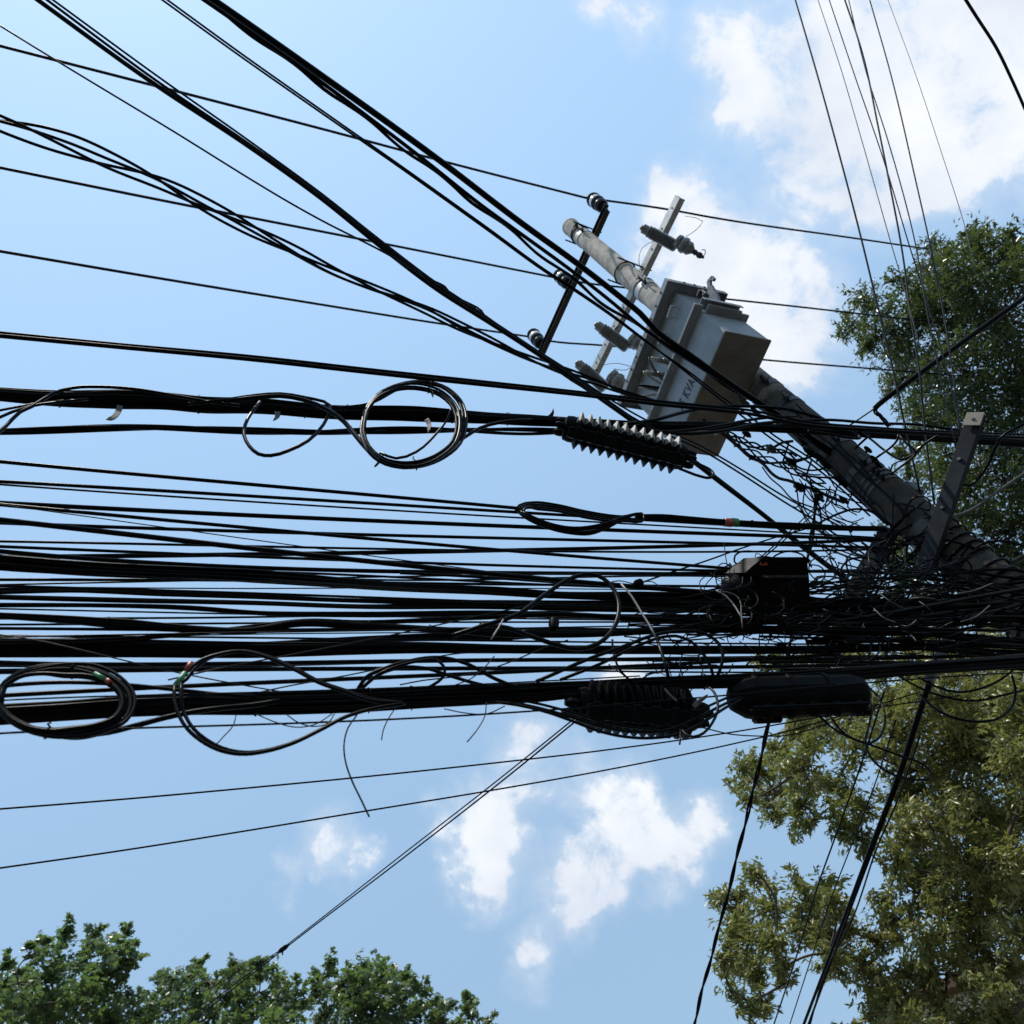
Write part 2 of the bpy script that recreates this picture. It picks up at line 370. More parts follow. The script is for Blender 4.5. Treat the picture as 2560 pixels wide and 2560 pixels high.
def cable(label, pts, w, off=0.0, zz=None, m='cable', name='overhead_cable', cat='cable', group=None, n=8, wob=0.0, step=22.0, parent=None, sink=0.0, fit=0):
    if fit: pts = taut(pts, fit)
    p3 = path3(pts, off, zz, step)
    if sink: p3 = sunk(p3, sink)
    if wob: p3 = wander(p3, wob)
    r = rad(p3, w); mb = MB(); mb.tube(onward(p3, pts, zz), r, n)
    o = mb.build(name, M[m], parent, True)
    if parent is None: tag(o, label, cat, group)
    return o
def frame_of(p3):
    T = np.gradient(p3, axis=0); T /= np.linalg.norm(T, axis=1)[:, None]
    Vw = p3 - CAM; Vw /= np.linalg.norm(Vw, axis=1)[:, None]
    S = np.cross(T, Vw); S /= np.linalg.norm(S, axis=1)[:, None]
    return T, S, np.cross(T, S)
def twisted(label, pts, k, amp, pitch, w, off=0.0, zz=None, m='cable', name='twisted_cable', group=None, jit=0.25, amp2=None, step=12.0):
    """k strands wound round each other; amp and w in photo pixels, pitch in metres"""
    p3 = path3(pts, off, zz, step); r = rad(p3, w); A0_, A1_ = 2*rad(p3, amp), 2*rad(p3, amp if amp2 is None else amp2); o3 = p3; p3 = onward(p3, pts, zz)
    V0 = o3 - CAM
    T = np.gradient(p3, axis=0); T /= np.linalg.norm(T, axis=1)[:, None]; vm = unit(V0.mean(axis=0)); S = np.cross(T, vm); S /= np.linalg.norm(S, axis=1)[:, None]; D = np.cross(T, S)
    s = np.concatenate([[0], np.cumsum(np.linalg.norm(np.diff(p3, axis=0), axis=1))])
    root = empty(name, p3[0], label, 'cable', group)
    A = np.linspace(A0_, A1_, len(p3))
    for i in range(k):
        ph = 2 * math.pi * i / k + random.uniform(-jit, jit); pt = pitch * random.uniform(1 - jit * .3, 1 + jit * .3)
        a = A * (1 + jit * np.sin(s / pitch * 1.7 + i * 2.1)) * 0.5
        q = 2 * math.pi * s / pt + ph
        MB().tube(p3 + S * (a * np.cos(q))[:, None] + D * (a * np.sin(q))[:, None] * 0.8, r, 7).build('strand', M[m], root, True)
    return root
def bundle(label, pts, n, wc, off=0.0, zz=None, m='cable', group=None, ties=(), flat=0.55, drift=0.35, name='lashed_cable_bundle', step=20.0, tiemat='cable'):
    """a lashed bundle: pts = (x, y, width of the whole bundle) in photo pixels; n cables about wc pixels wide"""
    pts = np.asarray(pts, float)
    p3 = path3(pts, off, zz, step); T, S, D = frame_of(p3)
    L = np.concatenate([[0], np.cumsum(np.linalg.norm(np.diff(pts[:, :2], axis=0), axis=1))])
    l3 = np.linspace(0, L[-1], len(p3)); W = np.interp(l3, L, pts[:, 2])
    zc = np.array([(BAS.T @ (q - CAM))[2] for q in p3]); Wm = .82 * W * zc / F           # metres
    n = int(round(n*1.4)); wc = wc*.95; rc = rad(p3, wc)
    n0 = len(p3); o3 = p3; p3 = onward(p3, pts, zz)
    if len(p3) > n0:                                    # keep the last measured width along the continuation
        ka = next(i for i in range(len(p3)) if np.allclose(p3[i], o3[0])); kb = len(p3) - n0 - ka
        Wm = np.concatenate([np.full(ka, Wm[0]), Wm, np.full(kb, Wm[-1])]); T = np.gradient(p3, axis=0); T /= np.linalg.norm(T, axis=1)[:, None]
        S = np.vstack([np.repeat(S[:1], ka, 0), S, np.repeat(S[-1:], kb, 0)]); D = np.vstack([np.repeat(D[:1], ka, 0), D, np.repeat(D[-1:], kb, 0)])
    s = np.concatenate([[0], np.cumsum(np.linalg.norm(np.diff(p3, axis=0), axis=1))])
    root = empty(name, p3[0], label, 'cable bundle', group)
    half = np.maximum(Wm / 2 - rc, 0.001)
    for i in range(n):
        u = -1 + 2 * (i + 0.5) / n if n > 1 else 0.0
        u0 = u + random.uniform(-.5, .5) / n; v0 = random.uniform(-1, 1) * math.sqrt(max(0.05, 1 - u0 * u0 * 0.9))
        if i == 0: u0 = -0.98
        if i == n - 1: u0 = 0.98
        du = drift * (0.6 * np.sin(s / random.uniform(.8, 1.8) * 2 + random.uniform(0, 7)) + 0.4 * np.sin(s / random.uniform(.4, .8) * 2 + random.uniform(0, 7)))
        uu = np.clip(u0 + du * (1.0 if abs(u0) < .9 else 0.25), -1, 1)
        dv = drift * np.sin(s / random.uniform(.7, 1.6) * 2 + random.uniform(0, 7))
        vv = np.clip(v0 + dv, -1, 1)
        MB().tube(p3 + S * (uu * half)[:, None] + D * (vv * half * flat)[:, None], rc * random.uniform(.78, 1.15), 7).build('cable', M[m if random.random() < .70 else random.choice(('cable_matt', 'cable_matt', 'cable_matt', 'cable_dust'))], root, True)
    for tx in ties:
        pr = [(BAS.T @ (q - CAM)) for q in p3]; xs = np.array([1280 + F * a[0] / a[2] for a in pr]); j = int(np.argmin(abs(xs - tx)))
        a = np.linspace(0, 2 * math.pi, 21); h = Wm[j] / 2 + 0.002
        MB().tube(np.array([p3[j] + S[j] * math.cos(t) * h + D[j] * math.sin(t) * (h * flat + rc) + T[j] * 0.004 * math.sin(t * 2) for t in a]), 0.0022, 5).build('cable_tie', M[tiemat], root, True)
    return root

# ------------------------------------------------------------------ ground, road, pavement
def slab(name, x0, x1, y0, y1, z0, z1, m):
    mb = MB(); mb.bbox(((x0+x1)/2, (y0+y1)/2, (z0+z1)/2), (1,0,0), (0,1,0), (0,0,1), (x1-x0)/2, (y1-y0)/2, (z1-z0)/2, 0.01)
    o = mb.build(name, M[m]); o['kind'] = 'structure'; return o
def sheet(name, x0, x1, y0, y1, z, m):
    o = mesh_obj(name, [(x0,y0,z),(x1,y0,z),(x1,y1,z),(x0,y1,z)], [(0,1,2,3)], M[m]); o['kind'] = 'structure'; return o
sheet('ground', -400, 400, -400, 400, -0.02, 'earth')
sheet('road', -200, 200, -8.0, 1.4, 0.0, 'asphalt')
slab('kerb', -200, 200, 1.41, 1.56, -0.1, 0.13, 'paving')
slab('pavement', -200, 200, 1.565, 5.2, -0.1, 0.125, 'paving')
mbl = MB()
for i in range(-30, 30): mbl.add([(i*4, -3.36, .004), (i*4+2, -3.36, .004), (i*4+2, -3.24, .004), (i*4, -3.24, .004)], [(0,1,2,3)])
o = mbl.build('road_marking', M['line']); o['kind'] = 'structure'

# ------------------------------------------------------------------ the pole
PX, PY = POLE
UP = np.array([0, 0, 1.0]); XD = np.array([1.0, 0, 0]); YD = np.array([0, 1.0, 0])
def pr(z):                                            # pole radius at height z
    return np.interp(z, [0, 4.4, 5.4, 7, 11.95], [.185, .148, .140, .131, .108])
pole = empty('utility_pole', (PX, PY, 0), 'weathered round concrete pole leaning into view and carrying the grey tank', 'utility pole')
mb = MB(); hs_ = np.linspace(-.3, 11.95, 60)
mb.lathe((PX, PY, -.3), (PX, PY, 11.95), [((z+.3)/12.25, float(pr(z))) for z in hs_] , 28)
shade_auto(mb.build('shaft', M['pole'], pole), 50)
mb = MB(); mb.lathe((PX, PY, 11.95), (PX, PY, 12.02), [(0, .112), (.6, .108), (1, .085)], 24)
shade_auto(mb.build('pole_cap', M['concrete'], pole), 30)
def band(z, m='steel_dirty', h=.05, t=.006, wires=0, n=28):
    mb = MB()
    if wires:
        for k in range(wires):
            a = np.linspace(0, 2*math.pi, 33); R = pr(z) + .006
            zz = z + (k - wires/2) * .018
            mb.tube(np.array([(PX + R*math.cos(q), PY + R*math.sin(q), zz + .01*math.sin(q*1.0+k)) for q in a]), .006, 6)
    else:
        R = pr(z) + t
        mb.lathe((PX, PY, z-h/2), (PX, PY, z+h/2), [(0, R-.004), (0.02, R), (.98, R), (1, R-.004)], n)
    o = mb.build('steel_band', M[m], pole); shade_auto(o, 40)
    b = MB()
    for q in (-2.2, 1.0): 
        c = np.array([PX + (pr(z)+.03)*math.cos(q), PY + (pr(z)+.03)*math.sin(q), z])
        b.bbox(c, (math.cos(q), math.sin(q), 0), (-math.sin(q), math.cos(q), 0), UP, .03, .012, h*.6, .003)
        b.tube(np.array([c + np.array([-math.sin(q), math.cos(q), 0])*s for s in (-.045, .045)]), .007, 6)
    b.build('band_clamp', M['darksteel'], o)
    return o
for z in (11.62,): band(z, 'darksteel', wires=4)
band(11.45, 'steel', .10); band(9.55, 'steel', .13); band(9.62, 'darksteel', wires=2)
band(7.05, 'steel_dirty', .09); band(6.05, 'steel_dirty', .08); band(5.72, 'steel_dirty', .06)
for z in (5.60, 5.55, 5.50): band(z, 'steel_dirty', .022)
band(5.02, 'steel_dirty', .08); band(6.72, 'darksteel', .06)
# cables strapped round the lower shaft
mb = MB()
for (z0, z1, tu, ex) in ((4.15, 4.55, 5, .012), (4.60, 4.98, 5, .012), (3.7, 4.15, 6, .014)):
    a = np.linspace(0, tu*2*math.pi, int(tu*30))
    mb.tube(np.array([(PX + (pr(z0)+ex)*math.cos(q), PY + (pr(z0)+ex)*math.sin(q), z0 + (z1-z0)*q/a[-1] + .012*math.sin(q+1)) for q in a]), .009, 6)
tag(mb.build('wrapped_cable', M['cable'], None, True), 'black cable wound in many turns round the lower shaft of the concrete pole', 'cable')

# ------------------------------------------------------------------ crossarms at the top
AD = unit([-0.2009, 0.9796, 0.0]); AN = unit(np.cross(AD, UP))         # direction of the arms, and the way they face
if AN[0] < 0: AN = -AN
PTOP = np.array([PX, PY, 0.0])
def arm_at(z, back): return np.array([PX, PY, z]) + AN * back
def on_arm(px, py, back): return vray(px, py, arm_at(0, back), AN)
# black arm with three pin insulators
A0, A1 = on_arm(1516, 524, .19), on_arm(1352, 884, .19)
zz = (A0[2] + A1[2]) / 2; A0[2] = A1[2] = zz
arm = empty('crossarm', arm_at(zz, .19), 'black horizontal crossarm near the pole top with three white-banded insulators', 'crossarm')
mb = MB(); L = np.linalg.norm(A1 - A0); c = (A0 + A1)/2; dr = unit(A1 - A0); nn = unit(np.cross(dr, UP))
mb.bbox(c + nn*.036, nn, dr, UP, .004, L/2, .048, .002); mb.bbox(c + UP*.045, nn, dr, UP, .036, L/2, .004, .002); mb.bbox(c - UP*.045, nn, dr, UP, .036, L/2, .004, .002)
mb.build('beam', M['darksteel'], arm)
mb = MB()
for s in (-.12, .12):
    mb.tube(np.array([np.array([PX, PY, zz]) + dr*s - AN*.16, np.array([PX, PY, zz]) + dr*s + AN*.26]), .009, 8)
a = np.linspace(-.5, .5, 12)
mb.build('through_bolt', M['darksteel'], arm)
INS = []
def pin_insulator(foot, parent):
    top = foot + UP * .42
    mb = MB()
    prof = [(0, .026), (.12, .03), (.16, .07), (.25, .088), (.33, .086), (.36, .068), (.42, .070), (.48, .092), (.56, .096), (.60, .082)]
    mb.lathe(foot, top, prof, 20); b = shade_auto(mb.build('insulator', M['glaze'], parent), 40)
    mb = MB(); mb.lathe(foot + UP*.252, foot + UP*.345, [(0, .083), (.1, .089), (.9, .086), (1, .08)], 20)
    shade_auto(mb.build('white_band', M['porcelain'], b), 40)
    mb = MB(); mb.lathe(foot + UP*.345, foot + UP*.435, [(0, .082), (.2, .094), (.45, .096), (.55, .074), (.7, .07), (.8, .088), (1, .07)], 20)
    shade_auto(mb.build('head', M['glaze'], b), 40)
    mb = MB(); mb.bbox(foot - UP*.01, nn, dr, UP, .03, .05, .02, .004); mb.tube(np.array([foot - UP*.10, foot + UP*.06]), .012, 8); mb.build('pin', M['darksteel'], b)
    INS.append(foot + UP * .405)
for (px, py) in ((1512, 520), (1424, 714), (1358, 868)):
    q = on_arm(px, py, .19); q[2] = zz + .06; pin_insulator(q, arm)
# grey channel arm lower down
B0, B1 = on_arm(1698, 492, .21), on_arm(1488, 935, .21)
zb = (B0[2] + B1[2]) / 2; B0[2] = B1[2] = zb
garm = empty('crossarm', arm_at(zb, .21), 'galvanised grey channel crossarm above the grey tank, holding the fuse cutouts', 'crossarm')
L2 = np.linalg.norm(B1 - B0); c2 = (B0 + B1)/2; dr2 = unit(B1 - B0); n2 = unit(np.cross(dr2, UP))
if n2[0] > 0: n2 = -n2                                 # towards the tank side
mb = MB(); mb.bbox(c2 + n2*.034, n2, dr2, UP, .004, L2/2, .06, .002); mb.bbox(c2 + UP*.057, n2, dr2, UP, .034, L2/2, .004, .002); mb.bbox(c2 - UP*.057, n2, dr2, UP, .034, L2/2, .004, .002)
mb.build('beam', M['steel'], garm)
mb = MB()
for t in np.linspace(.06, .94, 9):
    q = B0 + (B1 - B0)*t + n2*.039
    mb.lathe(q, q + n2*.004, [(0, .012), (1, .012)], 10)
mb.build('bolt_hole', M['darksteel'], garm)
mb = MB()
for s in (-.13, .13): mb.tube(np.array([np.array([PX, PY, zb]) + dr2*s - AN*.17, np.array([PX, PY, zb]) + dr2*s + AN*.29]), .009, 8)
mb.build('through_bolt', M['darksteel'], garm)
mb = MB(); q = np.array([PX, PY, zb]); a_ = np.linspace(-2.2, 2.2, 20)
mb.tube(np.array([q + (-AN*math.cos(t) + dr2*math.sin(t))*(pr(zb)+.012) for t in a_]), .009, 6); mb.build('u_bolt', M['darksteel'], garm)

# fuse cutouts hanging on the grey arm
def cutout(label, bar, arr, armpx):
    za = zpole(*armpx) - .12
    p0, p1 = P(*bar[0], za - .05), P(*bar[1], za - .12)
    root = empty('fuse_cutout', (p0 + p1)/2, label, 'fuse cutout', 'fuse cutouts on the grey crossarm')
    mb = MB(); pf = [(0, .03), (.02, .05), (.16, .052), (.18, .062), (.22, .062), (.24, .052)]
    n = 16
    for i in range(n): pf += [(.25 + .70*i/n, .058), (.25 + .70*(i+.5)/n, .069)]
    pf += [(.955, .06), (.97, .064), (1, .045)]
    mb.lathe(p0, p1, pf, 18); shade_auto(mb.build('barrel', M['insul'], root), 25)
    a0, a1 = P(*arr[0], za - .16), P(*arr[1], za - .2)
    mb = MB(); mb.lathe(a0, a1, [(0, .045), (.05, .07), (.2, .078), (.3, .068), (.4, .085), (.55, .088), (.62, .07), (.8, .072), (.9, .05), (1, .03)], 18)
    shade_auto(mb.build('arrester', M['insul'], root), 30)
    e0, e1 = a1, a1 + (a1 - a0)*.55
    mb = MB(); mb.lathe(e0, e1, [(0, .026), (.3, .03), (.35, .02), (.6, .034), (.8, .03), (1, .012)], 10)
    v = unit(np.cross(unit(a1-a0), AN)); mb.bbox(e0 + (e1-e0)*.6, unit(a1-a0), v, AN, .05, .012, .02, .003)
    h = np.array([e1, e1 + v*.05, e1 + v*.075 - unit(a1-a0)*.02, e1 + v*.06 - unit(a1-a0)*.05]); mb.tube(h, .005, 6)
    mb.build('end_clamp', M['darksteel'], root)
    mb = MB(); md = p0 + (p1-p0)*.5; tgt = P(*armpx, zpole(*armpx) - .02)
    mb.tube(np.array([md, (md+tgt)/2 + UP*.03, tgt]), .016, 8); mb.tube(np.array([p1 + (p0-p1)*.06, (p1+a0)/2 - UP*.05, a0 + (a1-a0)*.1]), .02, 8)
    mb.lathe(p0, p0 + (p0-p1)*.06, [(0, .02), (.5, .03), (1, .012)], 10)
    mb.build('bracket', M['steel_dirty'], root)
cutout('ribbed grey fuse cutout on the upper end of the galvanised crossarm, against white cloud', ((1606, 570), (1692, 617)), ((1690, 600), (1733, 628)), (1648, 596))
cutout('ribbed grey fuse cutout on the galvanised crossarm beside the tank, middle of three', ((1492, 812), (1570, 870)), ((1576, 842), (1612, 872)), (1545, 815))
cutout('ribbed grey fuse cutout on the lowest end of the galvanised crossarm', ((1444, 908), (1514, 972)), ((1524, 935), (1566, 972)), (1492, 925))

# ------------------------------------------------------------------ the grey tank (pole transformer)
TZ = 7.13
def onz(px, py, z): q = ray(px, py); return CAM + q * ((z - CAM[2]) / q[2])
t1, t2, t3, t4 = [onz(*p, TZ) for p in ((1812, 829), (1930, 849), (1792, 1147), (1686, 1121))]
ta = unit((t4 - t1) * [1, 1, 0]); tb = unit(np.cross(UP, ta)); 
if tb[0] < 0: tb = -tb                                 # tb: from the front face towards the pole
tc_ = (t1 + t2 + t3 + t4)/4; TW = (np.linalg.norm(t4-t1) + np.linalg.norm(t3-t2))/4; TD = np.linalg.norm(t2-t1)/2
tank = empty('transformer', (tc_[0], tc_[1], TZ), 'big grey box-shaped transformer tank mounted high on the concrete pole', 'transformer')
TB = np.array([tc_[0], tc_[1], TZ])
H1, H2 = .43, .98                                      # height of the tank to the ledge, and of the hood over it
def tp(a, b, z): return TB + ta*a + tb*b + UP*z
mb = MB(); mb.bbox(tp(0, 0, H1/2 + .012), ta, tb, UP, TW - .006, TD - .006, H1/2, .010)
mb.build('tank', M['tank'], tank)
mb = MB(); mb.bbox(tp(0, 0, .006), ta, tb, UP, TW, TD, .012, .004)
for s in (-.55, -.1, .5): mb.lathe(tp(TW*s, -TD*.35, -.008), tp(TW*s, -TD*.35, .0), [(0, .012), (1, .014)], 8)
for s in (-.75, .2, .8): mb.lathe(tp(TW*s, TD*.4, -.008), tp(TW*s, TD*.4, .0), [(0, .012), (1, .014)], 8)
for s in (-.62, .3, .66): mb.box(tp(TW*s, 0, -.001), ta, tb, UP, .003, TD*.98, .0015)
mb.build('base_plate', M['tank_base'], tank)
# ledge flange
mb = MB(); mb.bbox(tp(0, -TD - .03, H1 + .012), ta, tb, UP, TW + .05, .045, .016, .004)
mb.bbox(tp(0, TD - .02, H1 + .012), ta, tb, UP, TW + .05, .04, .016, .004)
for s in (-1, 1): mb.bbox(tp(s*(TW + .028), 0, H1 + .0145), ta, tb, UP, .042, TD - .06, .016, .004)
mb.build('ledge_flange', M['tank'], tank)
# upper body, set back a little
mb = MB(); mb.bbox(tp(0, .01, (H1 + H2)/2 + .014), ta, tb, UP, TW - .02, TD - .02, (H2 - H1)/2 - .004, .008); mb.build('upper_tank', M['tank'], tank)
# lid with a turned-down rim
mb = MB(); mb.bbox(tp(0, .0, H2 + .02), ta, tb, UP, TW + .07, TD + .09, .010, .004)
mb.bbox(tp(0, -TD - .085, H2 - .012), ta, tb, UP, TW + .07, .006, .030, .003); mb.bbox(tp(0, TD + .085, H2 - .012), ta, tb, UP, TW + .07, .006, .030, .003)
for s in (-1, 1): mb.bbox(tp(s*(TW + .065), 0, H2 - .0125), ta, tb, UP, .005, TD + .078, .0295, .002)
lid = mb.build('lid', M['tank'], tank)
mb = MB()
for s in np.linspace(-.9, .9, 9): q = tp(TW*s, -TD - .094, H2 - .012); mb.lathe(q, q - tb*.008, [(0, .012), (1, .010)], 6)
for s in np.linspace(-.6, .8, 4): q = tp(-TW - .073, TD*s, H2 - .012); mb.lathe(q, q - ta*.008, [(0, .012), (1, .010)], 6)
mb.build('lid_bolts', M['darksteel'], lid)
# small roof plate, lifting hook, valve
mb = MB(); mb.bbox(tp(-TW - .05, -.02, .50), ta, tb, UP, .05, TD*.86, .006, .003); mb.bbox(tp(-TW - .097, -.02, .475), ta, tb, UP, .004, TD*.86, .025, .002); mb.build('side_ledge', M['tank'], tank)
mb = MB(); hb = tp(-TW - .03, .02, .60); hp = [hb, hb - ta*.05 + UP*.10, hb - ta*.08 + UP*.19, hb - ta*.13 + UP*.25, hb - ta*.17 + UP*.225, hb - ta*.165 + UP*.19]
for i in range(len(hp)-1): 
    d = hp[i+1]-hp[i]; w = [.05, .04, .022, .018, .014][i]; mb.bbox((hp[i]+hp[i+1])/2, d, tb, np.cross(d, tb), np.linalg.norm(d)/2 + .008, .014, w, .003)
mb.build('lifting_hook', M['tank'], tank)
mb = MB(); q = tp(-TW - .03, -TD*.55, .60); mb.lathe(q, q - ta*.08, [(0, .03), (.3, .034), (.35, .02), (.7, .02), (.75, .032), (1, .03)], 12); mb.tube(np.array([q - ta*.08, q - ta*.08 + UP*.07]), .012, 8)
mb.bbox(q - ta*.05 + UP*.08, ta, tb, UP, .03, .03, .015, .004); mb.build('valve', M['darksteel'], tank)
# handles and low-voltage terminals on the front of the upper tank
mb = MB()
for (s, z) in ((-.72, .80), (-.28, .78)):
    q = tp(TW*s, -TD + .01, z); mb.tube(np.array([q - ta*.05, q - ta*.05 - tb*.06, q + ta*.05 - tb*.06 - UP*.01, q + ta*.05]), .012, 8)
mb.build('handle', M['steel'], tank)
TERM = []
for s in (-.02, .22, .46, .70):
    q = tp(TW*s, -TD + .012, .60); TERM.append(q - tb*.13)
    mb = MB(); mb.lathe(q, q - tb*.12, [(0, .027), (.2, .028), (.25, .020), (.4, .026), (.5, .026), (.55, .019), (.7, .023), (1, .017)], 14)
    shade_auto(mb.build('bushing', M['insul'], tank), 30)
    mb = MB(); mb.bbox(q - tb*.15, tb, ta, UP, .035, .02, .008, .003); mb.tube(np.array([q - tb*.12, q - tb*.19]), .008, 8); mb.build('terminal', M['steel'], tank)
for s in (-.5, .0, .5):                               # high-voltage bushings on the lid
    q = tp(TW*s, .03, H2 + .03); mb = MB(); pf = [(0, .06), (.08, .05)]
    for i in range(4): pf += [(.15 + i*.18, .045), (.22 + i*.18, .07), (.25 + i*.18, .07), (.30 + i*.18, .045)]
    mb.lathe(q, q + UP*.34, pf + [(1, .02)], 16); shade_auto(mb.build('bushing', M['insul'], tank), 30)
# stencilled rating on the front
def text_mesh(txt, size, name, m, parent, org, xdir, ydir, ndir, thick=0.0015):
    cu = bpy.data.curves.new(name, 'FONT'); cu.body = txt; cu.size = size; cu.extrude = thick; cu.resolution_u = 3; cu.space_character = 1.15; cu.offset = .002
    ob = bpy.data.objects.new(name + '_tmp', cu); COL.objects.link(ob)
    dg = bpy.context.evaluated_depsgraph_get(); me = bpy.data.meshes.new_from_object(ob.evaluated_get(dg)); bpy.data.objects.remove(ob); bpy.data.curves.remove(cu)
    V = np.array([v.co[:] for v in me.vertices]); Fc = [tuple(p.vertices) for p in me.polygons]
    W = org + V[:, :1]*xdir*.52 + V[:, 1:2]*ydir + V[:, 2:3]*ndir
    return mesh_obj(name, W, Fc, M[m], parent)
xd = -ta if np.cross(-ta, UP) @ (-tb) > 0 else ta       # reading direction seen from outside
TX = bpy.data.objects
text_mesh('75 KVA', .15, 'rating_lettering', 'letter', tank, tp(0, -TD + .002, .11) + xd*(-TW*.42), xd, UP, -tb)
# mounting brackets to the pole
mb = MB()
for z in (.2, .75):
    q = tp(0, TD + .03, z); d = np.array([PX, PY, q[2]]) - q; mb.bbox(q + d/2, d, np.cross(UP, d), UP, np.linalg.norm(d)/2, .12, .05, .005)
mb.build('mounting_bracket', M['steel_dirty'], tank)
# leads from the terminals into one conduit-like bundle
low = path3([(1640, 930), (1668, 945), (1700, 985), (1735, 1030), (1790, 1085)], zz=[7.5, 7.5, 7.4, 7.2, 6.9])
for i, (q, pm) in enumerate(zip(TERM, ('cable_grey', 'cable_pale', 'cable', 'cable_pale'))):
    k = low + np.array([.0, .012*math.cos(i*1.6), .012*math.sin(i*1.6)])*1.0
    w = [q, q - tb*.07 + UP*.01]; 
    pts = np.array([np.append(a, 0) for a in []] or [[0,0,0]])
    j = 4
    bz = [(1-t)**2*w[1] + 2*(1-t)*t*((w[1] + k[j])/2 - tb*.10 + UP*.04) + t*t*k[j] for t in np.linspace(0, 1, 12)]
    mb = MB(); mb.tube(np.vstack([[w[0]], bz, k[j+1:]]), .011, 7)
    tag(mb.build('lead_cable', M[pm], None, True), ['grey lead looping from the upper terminal of the transformer', 'pale lead curving off the second terminal of the transformer', 'black lead dropping from the third terminal of the transformer', 'pale lead bending from the lowest terminal of the transformer'][i], 'cable')
for i, (a, b) in enumerate((((1657, 942), (1663, 950)), ((1692, 975), (1698, 984)))):
    pa, pb = P(*a, 7.42), P(*b, 7.40); mb = MB(); mb.lathe(pa, pb, [(0, .03), (1, .03)], 12)
    tag(mb.build('tape_wrap', M['rust'], None), ['rust-coloured tie round the pale leads beside the tank terminals', 'rust-coloured tie round the leads beside the tank lettering'][i], 'cable tie')

# ------------------------------------------------------------------ steel arms low on the pole
def channel(label, pa, pb, za, zb_, w, m='steel_dirty', depth=.05):
    a, b = P(*pa, za), P(*pb, zb_); d = unit(b - a); n = unit(np.cross(d, UP)); 
    if n[0] > 0: n = -n
    v = np.cross(d, n); L = np.linalg.norm(b - a)/2; c = (a+b)/2
    root = empty('steel_arm', c, label, 'steel arm')
    mb = MB(); mb.bbox(c, n, d, v, .004, L, w/2, .002)
    for s in (-1, 1): mb.bbox(c + v*(s*(w/2 - .004)) - n*depth/2, n, d, v, depth/2, L, .004, .002)
    mb.build('channel', M[m], root)
    mb = MB()
    for t in (.04, .3, .6, .95): q = a + (b-a)*t + n*.004; mb.lathe(q, q + n*.012, [(0, .014), (.8, .014), (1, .010)], 6)
    mb.build('bolt', M['darksteel'], root); return root
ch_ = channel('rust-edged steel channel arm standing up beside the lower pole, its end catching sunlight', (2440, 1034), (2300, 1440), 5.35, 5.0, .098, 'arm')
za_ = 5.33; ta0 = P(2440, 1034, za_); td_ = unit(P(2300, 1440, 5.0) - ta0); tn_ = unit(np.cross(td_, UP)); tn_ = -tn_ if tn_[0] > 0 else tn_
mb = MB(); mb.bbox(ta0 + td_*.045 + tn_*.006, tn_, td_, np.cross(td_, tn_), .004, .05, .053, .002); mb.build('painted_sun_end', M['arm_tip'], ch_)  # tan piece added to paint sunlight on the end of the arm
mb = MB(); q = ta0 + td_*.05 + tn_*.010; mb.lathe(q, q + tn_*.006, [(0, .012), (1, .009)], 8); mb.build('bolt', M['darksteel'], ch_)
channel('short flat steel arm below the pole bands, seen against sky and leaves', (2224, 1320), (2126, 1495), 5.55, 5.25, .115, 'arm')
channel('narrow dark steel stay bar crossing behind the lower cable bundles', (2402, 1520), (2320, 1700), 5.1, 4.85, .05)
mb = MB(); q = P(2280, 1225, 5.75); mb.bbox(q, ta, tb, UP, .035, .045, .06, .006); mb.tube(np.array([q, np.array([PX, PY, q[2]])]), .015, 6)
tag(mb.build('pole_bracket', M['darksteel']), 'small dark block bolted to the upper right side of the pole', 'bracket')

# ------------------------------------------------------------------ high-voltage wires on the white-banded insulators
def zc(p): return (BAS.T @ (p - CAM))[2]
zi = [zc(p) for p in INS]
for lb, left, right, k, zl, zr in (
    ('topmost straight conductor, tied to the upper insulator of the black crossarm', [(-30, 107), (390, 215), (800, 321), (1130, 409), (1462, 494)], [(1462, 494), (1690, 527), (1760, 540), (2153, 598), (2600, 664)], 0, 7.6, 16),
    ('straight conductor tied to the middle insulator of the black crossarm', [(-30, 413), (400, 500), (800, 578), (1100, 637), (1388, 694)], [(1388, 694), (1455, 706), (1620, 725), (1820, 748), (1960, 763), (2208, 791), (2600, 834)], 1, 7.4, 15),
    ('straight conductor tied to the lowest insulator of the black crossarm', [(-30, 623), (400, 696), (800, 761), (1048, 801), (1318, 841)], [(1318, 841), (1371, 852), (1502, 863), (1700, 880), (1960, 904), (2295, 931), (2600, 958)], 2, 7.2, 14)):
    pl = path3(left, zz=(zl, zi[k])); pr_ = path3(right, zz=(zi[k], zr))
    mb = MB(); mb.tube(onward(np.vstack([pl, pr_[1:]]), [left[0], right[-1]], L=22.0), .0145, 8)
    tag(mb.build('power_conductor', M['conductor'], None, True), lb, 'power line')
cable('short dark jumper wire clipped across the gap above the tank', [(1650, 727), (1668, 726), (1700, 733), (1740, 738)], 6, zz=(9.2, 8.8), m='conductor', name='jumper_wire', cat='wire')
for lb, pts in (('hair-thin wire looping off the top cutout against the cloud', [(1712, 540), (1757, 553), (1740, 575), (1714, 592)]),
    ('hair-thin wire arching left of the grey crossarm', [(1640, 600), (1605, 620), (1597, 655), (1606, 680)]),
    ('hair-thin wire curling below the middle cutout', [(1594, 880), (1590, 905), (1565, 925), (1535, 922)]),
    ('hair-thin wire running from the crossarm to the tank edge', [(1508, 912), (1540, 908), (1570, 914), (1600, 924)]),
    ('hair-thin wire slanting from the grey crossarm down to the tank lid', [(1610, 690), (1640, 715), (1672, 745)])):
    cable(lb, pts, 1.6, zz=(8.9, 8.6), m='conductor', name='thin_wire', cat='wire', n=5)

